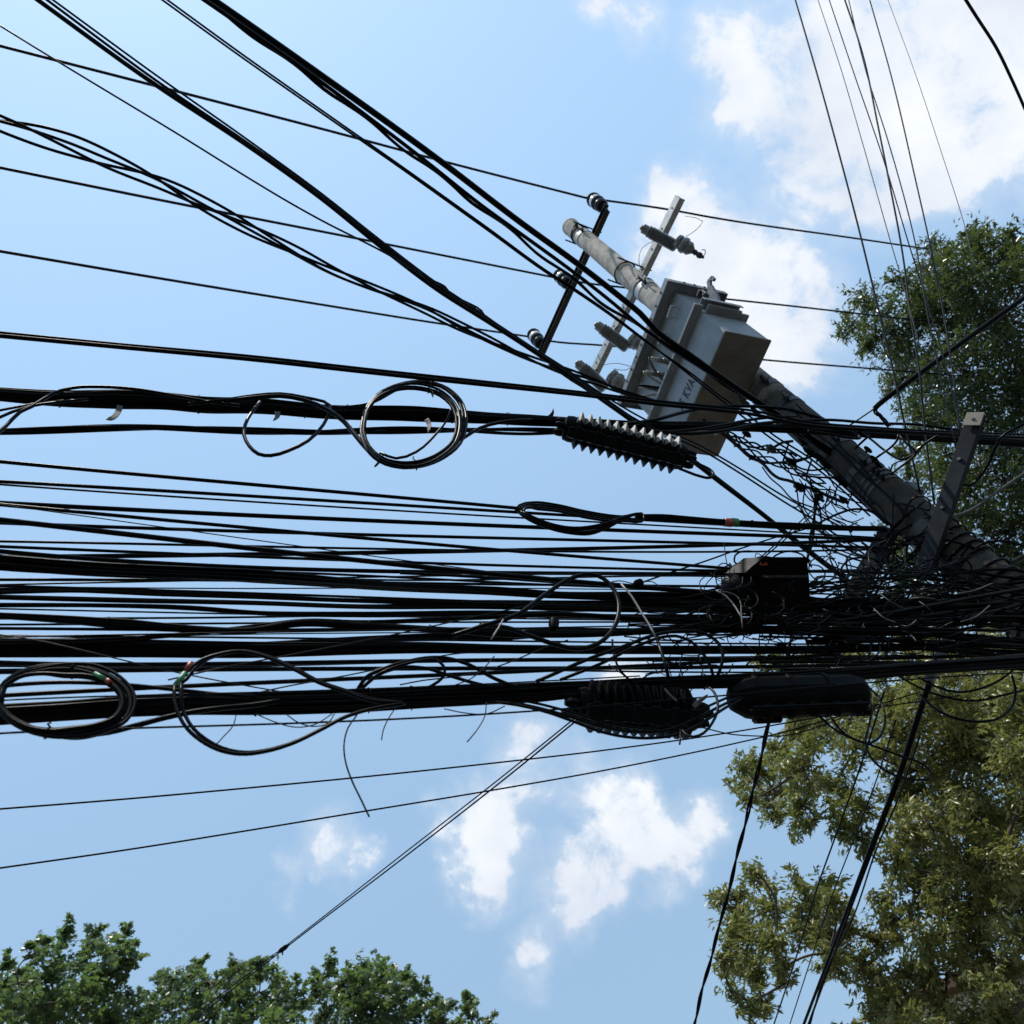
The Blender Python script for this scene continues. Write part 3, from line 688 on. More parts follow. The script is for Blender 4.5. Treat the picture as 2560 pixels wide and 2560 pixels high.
# ------------------------------------------------------------------ diagonal spans from overhead down to the pole
ZT, ZP = 5.0, 6.15
cable('thickest diagonal cable, uppermost of the spans coming from the top edge to the tank', [(505, -20), (540, 4), (800, 186), (1100, 402), (1300, 555), (1450, 664), (1560, 750), (1600, 783), (1640, 826), (1720, 884), (1830, 962), (1950, 1040), (2100, 1145)], 15.5, zz=(ZT, ZP))
cable('second diagonal cable hugging the underside of the thickest one', [(490, -14), (525, 10), (800, 203), (1048, 390), (1214, 521), (1300, 583), (1424, 673), (1517, 745), (1610, 822), (1651, 852), (1766, 926), (1880, 1000), (1980, 1066), (2110, 1165)], 9.5, zz=(ZT+.05, ZP))
twisted('twisted dark pair winding along below the thickest diagonal cable', [(485, -20), (800, 212), (883, 273), (1007, 370), (1090, 432), (1173, 498), (1255, 560), (1338, 626), (1424, 692), (1499, 752), (1595, 815), (1642, 846), (1766, 932), (1900, 1015), (2060, 1130)], 2, 6, .55, 7.5, zz=(ZT+.05, ZP))
cable('thin diagonal wire from the top edge crossing the tank, upper of a close pair', [(392, -10), (600, 140), (800, 280), (1007, 424), (1214, 572), (1380, 691), (1424, 719), (1548, 804), (1610, 851), (1735, 939), (1800, 990), (1860, 1030), (1940, 1092), (2020, 1142), (2100, 1208), (2180, 1280)], 5, zz=(ZT+.3, 5.9))
cable('thin diagonal wire from the top edge crossing the tank, lower of a close pair', [(405, -10), (610, 139), (800, 273), (1007, 418), (1214, 566), (1380, 686), (1424, 714), (1548, 800), (1610, 848), (1735, 946), (1797, 996), (1855, 1040), (1935, 1101), (2016, 1152), (2097, 1217), (2175, 1290)], 5, zz=(ZT+.3, 5.9))
ZC0, ZC1 = 4.7, 5.6
cable('thick cable of the left diagonal bundle running from the top edge to the lower arms', [(78, -12), (100, 4), (390, 213), (620, 365), (800, 494), (966, 628), (1090, 722), (1235, 814), (1372, 904), (1458, 966), (1557, 1036), (1657, 1107), (1723, 1148), (1801, 1207), (1908, 1288), (2016, 1376), (2110, 1445), (2200, 1500)], 11, zz=(ZC0, ZC1))
cable('medium cable riding beside the thick one in the left diagonal bundle', [(104, -10), (400, 208), (620, 358), (800, 487), (966, 618), (1090, 712), (1235, 806), (1372, 897), (1458, 958), (1557, 1028), (1657, 1099), (1723, 1141), (1801, 1200), (1908, 1283), (2016, 1369), (2120, 1447)], 6.5, zz=(ZC0, ZC1))
cable('thin cable at the upper side of the left diagonal bundle, splitting away at the tank', [(119, -10), (400, 195), (620, 350), (800, 481), (966, 612), (1090, 706), (1200, 780), (1300, 850), (1400, 912), (1500, 982), (1600, 1042), (1680, 1082), (1747, 1113), (1850, 1172), (1950, 1235), (2050, 1290), (2130, 1330)], 5, zz=(ZC0, ZC1+.2))
cable('thin parallel cable under the tank corner running down to the tangle', [(1372, 910), (1430, 952), (1500, 992), (1600, 1054), (1680, 1092), (1747, 1122), (1850, 1183), (1950, 1248), (2050, 1310), (2160, 1385)], 5, zz=(4.9, ZC1+.2))
cable('lone thin wire from the left edge slanting into the left diagonal bundle', [(-20, 52), (137, 149), (400, 308), (800, 549), (966, 634), (1090, 705), (1112, 716), (1124, 731), (1145, 745), (1180, 762), (1204, 777), (1212, 790), (1235, 806)], 5, zz=(5.2, 4.95))
twisted('loose rope of four twisted black strands sagging from the left edge to the tank', [(-30, 290), (60, 318), (166, 360), (269, 408), (393, 462), (497, 512), (600, 556), (745, 622), (830, 668), (924, 715), (1069, 781), (1150, 822), (1250, 866), (1345, 905), (1425, 931), (1490, 951), (1560, 978), (1640, 1004)], 4, 36, 2.0, 7, zz=(4.8, 6.6), jit=.7, amp2=14, name='twisted_cable')
cable('thick straight cable from left edge across the lower tank, lower of a pair', [(-20, 838), (300, 868), (640, 900), (920, 931), (1200, 961), (1458, 988), (1657, 1012), (1800, 1026), (1870, 1034), (2000, 1060), (2200, 1076), (2600, 1096)], 10, off=.45)
cable('thick straight cable from left edge across the lower tank, upper of a pair', [(-20, 830), (300, 861), (640, 892), (920, 923), (1200, 953), (1458, 981), (1657, 1004), (1800, 1018), (1870, 1025), (2000, 1052), (2200, 1070), (2600, 1088)], 7.5, off=.42)

# ------------------------------------------------------------------ the lashed bundle with the ring coil
bundle('fat lashed cable bundle with ring coil below it, running to the ribbed splice case', [(-20, 984, 46), (149, 996, 54), (298, 998, 64), (420, 1003, 56), (497, 1011, 54), (640, 1014, 51), (825, 1030, 46), (1024, 1034, 51), (1200, 1044, 38), (1292, 1049, 38), (1392, 1054, 33), (1590, 1064, 33), (1800, 1066, 31), (2000, 1074, 28), (2200, 1086, 28), (2600, 1112, 26)], 11, 11, off=.25, ties=(150, 497, 770, 878, 1160, 1260), drift=.22)
twisted('twisted black cable trio running just under the fat lashed bundle', [(-20, 1076), (298, 1074), (640, 1075), (900, 1077), (1200, 1078), (1412, 1076)], 3, 13, 1.7, 9.5, off=.22, jit=.35)
for lb, pts, w in (('cable drooping from the fat bundle at the left edge, outermost', [(-330, 985), (-240, 1060), (-150, 1110), (-80, 1118), (-20, 1092), (15, 1065), (50, 1030), (80, 1016), (130, 985), (180, 970), (250, 967), (330, 972), (420, 986), (520, 1004), (600, 1014)], 9),
    ('cable drooping from the fat bundle at the left edge, inner one', [(-300, 985), (-200, 1050), (-110, 1078), (-20, 1052), (30, 1030), (80, 1015), (150, 1005), (220, 998)], 8),
    ('cable drooping from the fat bundle at the left edge, upper one', [(-260, 985), (-160, 1034), (-90, 1046), (-20, 1030), (40, 1018), (100, 1008), (160, 1002)], 7)):
    cable(lb, pts, w, zz=[zplane(x_, y_, STREET - YS*.33) for x_, y_ in pts], sink=.06)
cable('black cable dipping in a small teardrop loop left of the ring coil', [(470, 1010), (560, 1000), (640, 988), (700, 984), (760, 993), (825, 1014), (790, 1085), (720, 1127), (676, 1139), (646, 1135), (623, 1115), (610, 1088), (613, 1062), (626, 1036), (650, 1005)], 9, off=.34, sink=.07)
cable('cable arching over the fat bundle into the ring coil', [(560, 1004), (640, 994), (700, 990), (760, 1000), (820, 1025), (860, 1054), (890, 1090), (920, 1125), (960, 1155), (1010, 1168)], 12, off=.36, sink=.07)
cable('cable branching from the ring coil back up over the bundle', [(845, 1020), (880, 1016), (920, 1010), (950, 998), (985, 978), (1010, 968)], 7, off=.36, sink=.05)
cable('cable leaving the ring coil towards the ribbed splice case', [(1090, 1140), (1120, 1118), (1160, 1094), (1200, 1070), (1250, 1056), (1330, 1050)], 9, off=.30)
def ring_px(pts, turns, band, w, off, label, tag_cat='cable coil', m='cable', ties=(), tape=(), group=None):
    """closed coil of several turns following the pixel outline pts; band = width of the coiled band in photo pixels"""
    root = None; cx = np.mean([p[0] for p in pts]); cy = np.mean([p[1] for p in pts])
    for k in range(turns):
        f = k/(turns-1) - .5; ph = random.uniform(0, 6.28); q = []
        for i, (x, y) in enumerate(pts):
            t = math.atan2(y-cy, x-cx); L = math.hypot(x-cx, y-cy); g = band*f*(.75 + .45*math.cos(t + .3)) + band*.13*math.sin(2*t + ph)
            q.append((x + (x-cx)/L*g, y + (y-cy)/L*g))
        q = q + q[:2]
        p3 = path3(q, off + random.uniform(-.025, .025), step=14)
        if root is None: root = empty('cable_coil', p3[0], label, tag_cat, group)
        mb = MB(); mb.tube(p3, rad(p3, w*random.uniform(.85, 1.1)), 8); mb.build('cable_turn', M[m if k % 3 else 'cable_matt'], root, True)
    for (x, y, r) in ties:
        c = path3([(x, y), (x+1, y)], off)[0]; z = zc(c); a = np.linspace(0, 2*math.pi, 17)
        # tie runs across the band towards the ring's centre
        cx = np.mean([p[0] for p in pts]); cy = np.mean([p[1] for p in pts]); d = unit(np.array([x-cx, y-cy, 0.0])); s = BAS @ np.array([d[0], d[1], 0]); v = BAS @ np.array([0, 0, 1.0]); tng = BAS @ np.array([-d[1], d[0], 0])
        mb = MB(); R = r*z/F; mb.tube(np.array([c + s*math.cos(t)*R + v*math.sin(t)*R*.9 for t in a]), .003, 5); mb.tube(np.array([c - s*R, c - s*R*1.5 + tng*.012, c - s*R*1.9 + tng*.005]), .003, 5); mb.build('cable_tie', M['plastic'], root)
    return root
ring_px([(908, 1080), (916, 1030), (945, 990), (1000, 965), (1056, 962), (1110, 980), (1145, 1018), (1152, 1062), (1140, 1105), (1105, 1138), (1056, 1160), (1000, 1164), (950, 1148), (920, 1118)], 5, 20, 9, .40, 'neat ring coil of spare cable hanging from the fat lashed bundle, top of all coils', ties=((1076, 962, 12), (945, 1158, 12), (1040, 1163, 12), (1148, 1050, 12)))
cable('single inner arc of cable inside the ring coil of the fat bundle', [(1132, 1008), (1120, 1045), (1090, 1085), (1040, 1130), (990, 1146), (950, 1132)], 7, off=.38)
def strip(label, pts, w, off, m='tan', name='strap_end'):
    p3 = path3(pts, off, step=5); T, S, D = frame_of(p3); h = rad(p3, w); V = []; Fc = []
    tw = np.linspace(0, 1.1, len(p3))
    for i in range(len(p3)):
        s = S[i]*math.cos(tw[i]) + D[i]*math.sin(tw[i]); d = np.cross(s, T[i])*.0015
        V += [p3[i]+s*h+d, p3[i]-s*h+d, p3[i]-s*h-d, p3[i]+s*h-d]
    for i in range(len(p3)-1):
        for j in range(4): Fc.append((i*4+j, i*4+(j+1) % 4, i*4+4+(j+1) % 4, i*4+4+j))
    Fc += [(3, 2, 1, 0), tuple(range(len(V)-4, len(V)))]
    tag(mesh_obj(name, V, Fc, M[m]), label, 'strap')
strip('curled strap end hanging below the fat bundle near the left edge', [(300, 1014), (296, 1028), (288, 1040), (276, 1047), (268, 1046)], 14, .36)
strip('short strap end hanging under the teardrop cable loop', [(694, 1030), (694, 1040), (688, 1050)], 13, .36)
strip('flat strap end hanging inside the ring coil', [(1066, 1048), (1072, 1058), (1073, 1078)], 12, .43)
strip('little dark strap end poking up from the inside of the ring coil', [(1076, 972), (1080, 982), (1083, 991)], 7, .43, 'plastic')
strip('small dark strap end standing up on the fat bundle just before the ribbed splice case', [(1372, 1044), (1380, 1036), (1384, 1026)], 10, .33, 'plastic')
for lb, pts, w in (('black cable bowing up across the tank to the upper cable pair', [(1560, 1062), (1640, 1049), (1720, 1028), (1800, 1016), (1880, 1016), (1960, 1022), (2060, 1048)], 9),
    ('black cable bowing under the lashed bundle across the tank base', [(1570, 1075), (1650, 1080), (1720, 1076), (1800, 1064), (1900, 1046), (1990, 1040)], 8),
    ('black cable curving from behind the ribbed splice case up to the pole', [(1610, 1072), (1700, 1084), (1800, 1078), (1890, 1060), (1990, 1052), (2080, 1050), (2180, 1058), (2300, 1062), (2370, 1072), (2420, 1078)], 8),
    ('cable turning in a hairpin at the pole below the upper cable pair', [(1960, 1050), (2040, 1062), (2100, 1076), (2145, 1088), (2150, 1095), (2135, 1096), (2080, 1086), (2020, 1078)], 7)):
    cable(lb, pts, w, off=.30)
cable('short hairpin cable end sticking out right of the ribbed splice case', [(1690, 1168), (1720, 1180), (1755, 1192), (1776, 1194), (1784, 1186), (1772, 1172), (1740, 1158), (1700, 1130)], 7.5, off=.36)

# ------------------------------------------------------------------ well separated cables of the middle field
MID = [
 ('top cable of the sparse middle field, ending in the slim oval coil', [(-20, 1152), (300, 1182), (640, 1212), (900, 1235), (1200, 1262), (1290, 1270)], 8, .10, 'cable'),
 ('second cable of the sparse middle field, threading through the slim oval coil', [(-20, 1202), (300, 1222), (640, 1241), (900, 1256), (1200, 1274), (1292, 1280), (1450, 1291), (1600, 1300), (1800, 1311), (2000, 1322)], 7, .08, 'cable'),
 ('thin wire running just under the second cable of the middle field', [(-20, 1210), (300, 1232), (640, 1254), (900, 1272), (1200, 1290), (1312, 1295), (1550, 1308), (1800, 1321), (2060, 1337), (2200, 1344)], 4, .08, 'cable_matt'),
 ('cable of the middle field with a slight bend under the ring coil', [(-20, 1257), (300, 1272), (640, 1287), (760, 1295), (891, 1303), (1050, 1306), (1200, 1312), (1392, 1321), (1600, 1328), (1800, 1334), (2090, 1344), (2220, 1350)], 9, .05, 'cable'),
 ('cable crossing down through the middle field from the left edge to the box', [(-20, 1259), (150, 1276), (400, 1300), (640, 1321), (759, 1333), (900, 1343), (1057, 1357), (1200, 1370), (1425, 1391), (1600, 1405), (1800, 1419), (1870, 1424)], 7.5, .16, 'cable'),
 ('hair-thin wire slanting down through the middle field', [(-20, 1259), (200, 1287), (400, 1317), (640, 1352), (825, 1376), (1057, 1405), (1240, 1432)], 2.4, .2, 'cable_matt'),
 ('level cable starting beside the steep thick one at the left edge', [(-20, 1306), (200, 1316), (400, 1321), (640, 1328), (900, 1337), (1200, 1345), (1500, 1351), (1800, 1358), (2100, 1366), (2220, 1370)], 7, .03, 'cable'),
 ('thick steep cable falling across the middle field from the left edge', [(-20, 1298), (100, 1310), (250, 1329), (400, 1345), (560, 1362), (700, 1379), (825, 1394), (1057, 1419), (1200, 1431), (1332, 1444), (1498, 1459), (1697, 1475), (1850, 1486), (2000, 1494)], 11, .2, 'cable'),
 ('level wire that meets a rising cable above the loop arch', [(-20, 1352), (300, 1361), (640, 1366), (900, 1370), (1200, 1375), (1500, 1380), (1700, 1381), (2100, 1376), (2240, 1372)], 5, .02, 'cable'),
 ('long cable rising gently to the right across the middle field', [(-20, 1394), (200, 1390), (400, 1388), (640, 1387), (825, 1383), (1200, 1377), (1500, 1371), (1800, 1363), (2000, 1355), (2200, 1350)], 9, .0, 'cable'),
 ('cable falling gently to the box lid from the left edge', [(-20, 1366), (300, 1378), (640, 1391), (825, 1400), (1000, 1406), (1200, 1412), (1531, 1421), (1840, 1427), (2000, 1428), (2300, 1431)], 6, .06, 'cable'),
 ('thick nearly level cable passing behind the loop arch', [(-20, 1379), (200, 1392), (400, 1405), (560, 1416), (700, 1424), (825, 1428), (1000, 1431), (1200, 1430), (1332, 1431), (1600, 1432), (1840, 1437)], 9, .04, 'cable'),
 ('thin cable above the dark twisted bundle', [(560, 1428), (760, 1432), (950, 1441), (1100, 1449), (1240, 1456), (1500, 1466), (1700, 1471)], 5, .14, 'cable'),
 ('thin cable skirting the top of the dark twisted bundle', [(640, 1432), (860, 1446), (1057, 1452), (1200, 1450), (1332, 1444), (1600, 1441), (1840, 1442)], 4, .12, 'cable'),
 ('thin cable sloping into the loop arch', [(1000, 1432), (1200, 1444), (1400, 1456), (1531, 1464), (1700, 1480), (1900, 1490)], 6, .12, 'cable'),
]
for lb, pts, w, off, m in MID: cable(lb, pts, w*1.2, off=off, m=m, fit=3)
# slim oval coil and its tail with the red and green tapes
up = [(1289, 1274), (1299, 1263), (1332, 1256), (1392, 1262), (1458, 1277), (1557, 1291), (1610, 1290)]
lo = [(1610, 1292), (1557, 1299), (1524, 1317), (1475, 1335), (1425, 1333), (1359, 1316), (1309, 1291)]
co = None
for k, (dy, dyl, dx) in enumerate(((0, 0, 0), (6, -6, 6), (12, -14, 12), (17, -20, 18))):
    u2 = [(x + dx*(1 - i/6), y + dy*(.4 if i < 2 else 1)*(1 - max(0, i-4)*.3)) for i, (x, y) in enumerate(up)]; l2 = [(x + dx*(i/6), y + dyl*(1 - abs(i-3)/3.2)) for i, (x, y) in enumerate(lo)]
    p3 = path3(u2 + l2 + u2[:1], .10 + .012*k, step=12)
    if co is None: co = empty('cable_coil', p3[0], 'slim oval coil of thin cable pulled out along the middle field', 'cable coil')
    mb = MB(); mb.tube(p3, rad(p3, 6.5), 7); mb.build('cable_turn', M['cable'], co, True)
bundle('thick taped cable tail with red and green tape, leading from the slim oval coil', [(1590, 1291, 14), (1657, 1292, 18), (1720, 1298, 20), (1800, 1305, 20), (1900, 1311, 20), (2000, 1315, 20), (2100, 1320, 18), (2215, 1322, 16)], 5, 8, off=.10, drift=.1, name='taped_cable_bundle', ties=(1600, 1870, 2020))
for nm, m, x0, x1 in (('red', 'red', 1811, 1829), ('green', 'green', 1829, 1844)):
    p3 = path3([(x0, 1305.5), (x1, 1307)], .10); p3 = np.array([p3[0], (p3[0]+p3[-1])/2, p3[-1]]); mb = MB(); mb.tube(p3, rad(p3, 22), 14)
    tag(mb.build('tape_wrap', M[m], None, True), '%s tape wrapped round the thick cable tail under the tank' % nm, 'tape')

# ------------------------------------------------------------------ dense lower field: lashed bundles
bundle('dark twisted bundle at the top of the dense field, full of thin wires', [(-20, 1404, 50), (150, 1418, 48), (330, 1428, 46), (500, 1434, 42), (640, 1441, 44), (800, 1453, 38), (1000, 1468, 32), (1240, 1478, 30), (1400, 1488, 22), (1600, 1491, 30), (1840, 1494, 26), (2000, 1502, 24), (2200, 1510, 20), (2330, 1515, 16)], 12, 7.5, off=.16, drift=.55, flat=.9)
bundle('loose flat bundle second from the top of the dense field', [(-20, 1478, 24), (200, 1476, 18), (400, 1484, 20), (640, 1492, 18), (830, 1500, 16), (1100, 1506, 18), (1240, 1507, 20), (1500, 1508, 20), (1840, 1506, 26), (2050, 1512, 26), (2300, 1522, 20)], 4, 9, off=.12, drift=.5)
bundle('flat bundle of four cables in the middle of the dense field', [(-20, 1492, 18), (300, 1500, 18), (640, 1507, 16), (900, 1516, 16), (1240, 1514, 24), (1500, 1521, 22), (1840, 1524, 24), (2100, 1532, 20), (2350, 1536, 16)], 4, 9, off=.10, drift=.3)
bundle('thin flat bundle crossing the dense field above the lashed one', [(-20, 1512, 16), (250, 1513, 14), (480, 1520, 16), (640, 1532, 14), (900, 1536, 20), (1240, 1534, 22), (1500, 1541, 18), (1840, 1546, 26), (2100, 1552, 20), (2400, 1556, 16)], 4, 7, off=.14, drift=.6)
bundle('lashed bundle with a swelling in the left half of the dense field', [(-20, 1538, 22), (150, 1548, 28), (330, 1562, 36), (480, 1572, 24), (640, 1575, 22), (732, 1559, 26), (898, 1564, 24), (1097, 1574, 20), (1240, 1583, 24), (1465, 1586, 20), (1664, 1576, 22), (1840, 1573, 26), (2100, 1578, 30), (2400, 1580, 24)], 7, 9, off=.20, drift=.3, ties=(265, 860, 930, 1070))
bundle('loose bundle rising across the lashed one in the dense field', [(-20, 1606, 12), (300, 1598, 14), (640, 1566, 16), (760, 1551, 12), (900, 1556, 16), (1100, 1548, 14), (1240, 1542, 16), (1400, 1536, 16), (1600, 1548, 22), (1850, 1560, 26)], 4, 7, off=.18, drift=.5)
bundle('thickest straight black bundle across the whole dense field', [(-20, 1618, 62), (330, 1620, 56), (640, 1624, 50), (830, 1622, 40), (1050, 1619, 36), (1240, 1622, 28), (1500, 1624, 27), (1840, 1624, 26), (2000, 1624, 26), (2240, 1618, 24), (2600, 1600, 30)], 12, 10, off=.15, drift=.2, flat=.5)
bundle('bundle of brownish cables leaning up from the thickest bundle to the right', [(200, 1618, 12), (600, 1612, 14), (900, 1598, 20), (1100, 1592, 26), (1240, 1590, 32), (1350, 1584, 26), (1500, 1580, 18), (1700, 1570, 16), (1900, 1560, 16)], 5, 8, off=.12, drift=.3, m='cable_matt')
bundle('big bottom bundle, the lowest lashed one, with ring coils hanging on it', [(-20, 1788, 65), (150, 1778, 62), (330, 1766, 65), (480, 1760, 68), (640, 1760, 68), (760, 1757, 72), (900, 1752, 72), (1050, 1744, 68), (1240, 1736, 62), (1330, 1732, 62), (1465, 1722, 48), (1660, 1708, 42), (1840, 1702, 45), (2000, 1694, 45), (2240, 1676, 40), (2400, 1664, 40), (2600, 1650, 45)], 21, 10, off=.26, drift=.25, flat=.6, ties=(640, 925, 1030, 1290, 1750))
LOW = [
 ('level cable just below the thickest straight bundle', [(-20, 1656), (300, 1661), (640, 1667), (800, 1649), (1000, 1650), (1240, 1651), (1500, 1651), (1840, 1650), (2100, 1648), (2300, 1640), (2600, 1632)], 9, .12),
 ('second level cable below the thickest straight bundle', [(-20, 1680), (300, 1676), (640, 1672), (900, 1673), (1240, 1671), (1500, 1669), (1840, 1668), (2100, 1664), (2350, 1655), (2600, 1645)], 9, .14),
 ('cable rising slowly from the left coil over the big bottom bundle', [(-20, 1740), (160, 1730), (330, 1722), (640, 1708), (898, 1695), (1100, 1687), (1240, 1681), (1500, 1672), (1700, 1660), (1900, 1645), (2100, 1636)], 9, .16),
 ('cable bowing over the middle of the left ring coil', [(-20, 1718), (60, 1710), (150, 1706), (250, 1708), (340, 1714), (440, 1725), (540, 1735), (640, 1742)], 9, .34),
 ('cable sagging from the end of the left ring coil into the bottom bundle', [(200, 1838), (270, 1830), (330, 1818), (400, 1797), (480, 1780), (560, 1770), (700, 1752)], 12, .30),
 ('thin wire sagging along the underside of the big bottom bundle', [(-20, 1834), (300, 1822), (640, 1812), (898, 1800), (1240, 1783), (1440, 1772), (1700, 1750), (1900, 1728), (2200, 1705), (2600, 1680)], 4, .34),
 ('thin wire laid along the top of the big bottom bundle', [(-20, 1752), (300, 1740), (640, 1730), (1000, 1720), (1240, 1708), (1600, 1690)], 3.4, .36),
 ('thin pale-edged wire crossing the dense field downwards from the left', [(-20, 1584), (130, 1608), (270, 1642), (450, 1682), (640, 1719), (720, 1732)], 3, .3),
 ('long thin wire climbing across the dense field to the loop arch', [(420, 1700), (600, 1661), (760, 1630), (900, 1606), (1060, 1568), (1240, 1532), (1330, 1512)], 3.2, .32),
 ('thin wire rising from the big bottom bundle to the arch', [(630, 1735), (760, 1708), (900, 1682), (1050, 1650), (1240, 1632)], 3, .3),
 ('thin wire crossing under the loop arch towards the bundle', [(1000, 1712), (1150, 1690), (1240, 1668), (1330, 1632), (1420, 1600)], 3, .3),
]
for lb, pts, w, off in LOW: cable(lb, pts, w*1.15, off=off, fit=4)
GAP = 'thin black cable lying between the lashed bundles of the dense field'
for (x0, y0, x1, y1, w) in ((-20, 1448, 1000, 1462, 7), (-20, 1462, 900, 1440, 4), (-20, 1466, 700, 1499, 6), (-20, 1466, 1700, 1478, 3), (-20, 1525, 900, 1545, 4), (-20, 1548, 1840, 1522, 5), (-20, 1570, 640, 1572, 7), (-20, 1592, 900, 1572, 4), (-20, 1597, 1300, 1578, 3), (-20, 1668, 900, 1676, 5), (-20, 1590, 700, 1600, 5),
   (-20, 1672, 1840, 1640, 5), (-20, 1560, 2200, 1548, 5), (1900, 1590, 2600, 1614, 6), (1900, 1656, 2600, 1660, 7), (1950, 1678, 2600, 1672, 8), (2000, 1560, 2600, 1540, 7), (2050, 1520, 2600, 1570, 8)):
    m_ = (y1-y0)/(x1-x0)*.55
    if x1 < 2200: x1, y1 = 2260 + random.uniform(0, 90), y1 + m_*(2300 - x1)
    n = 4; pts = [(x0 + (x1-x0)*i/n, y0 + (y1-y0)*i/n + random.uniform(-4, 4)) for i in range(n+1)]
    cable(GAP, pts, w, off=random.uniform(.02, .24), group='thin cables between the lashed bundles')

# coils and loops hanging on the bottom bundle
ring_px([(-2, 1760), (6, 1720), (45, 1690), (100, 1676), (160, 1673), (225, 1680), (280, 1702), (312, 1735), (316, 1765), (300, 1795), (255, 1818), (190, 1833), (120, 1832), (60, 1815), (20, 1790)], 9, 32, 10, .40, 'wide oval ring coil hanging at the left end of the big bottom bundle', ties=((120, 1833, 14), (180, 1674, 12)))
for nm, m, a, b in (('green', 'green', (236, 1684), (262, 1697)), ('pink-red', 'red', (266, 1700), (276, 1706))):
    p3 = path3([a, b], .42); p3 = np.array([p3[0], (p3[0]+p3[-1])/2, p3[-1]]); mb = MB(); mb.tube(p3, rad(p3, 12), 12); tag(mb.build('tape_wrap', M[m], None, True), '%s tape band on the left ring coil' % nm, 'tape')
big = [(436, 1712), (452, 1700), (470, 1676), (500, 1652), (545, 1636), (600, 1628), (650, 1638), (732, 1672), (800, 1708), (858, 1728), (930, 1752), (1010, 1758), (940, 1770), (865, 1792), (799, 1826), (732, 1858), (666, 1878), (600, 1885), (545, 1874), (500, 1850), (468, 1822), (448, 1790), (436, 1750)]
lp = empty('cable_loop', path3([big[0], big[1]], .4)[0], 'very wide loose loop of two cables drooping below the big bottom bundle', 'cable coil')
for k, (sc, dx, dy) in enumerate(((1.0, 0, 0), (.955, 6, 2))):
    q = [(670 + (x-670)*sc + dx, 1757 + (y-1757)*sc + dy*(1 if y > 1757 else -3)) for x, y in big]; q += q[:1]
    p3 = path3(q, .38 - .02*k, step=14); mb = MB(); mb.tube(p3, rad(p3, 9), 8); mb.build('cable_turn', M['cable'], lp, True)
for nm, m, a, b in (('red', 'red', (466, 1672), (478, 1656)), ('green', 'green', (440, 1710), (462, 1682))):
    p3 = path3([a, b], .42); p3 = np.array([p3[0], (p3[0]+p3[-1])/2, p3[-1]]); mb = MB(); mb.tube(p3, rad(p3, 12), 12); tag(mb.build('tape_wrap', M[m], None, True), '%s tape on the shoulder of the very wide loose loop' % nm, 'tape')
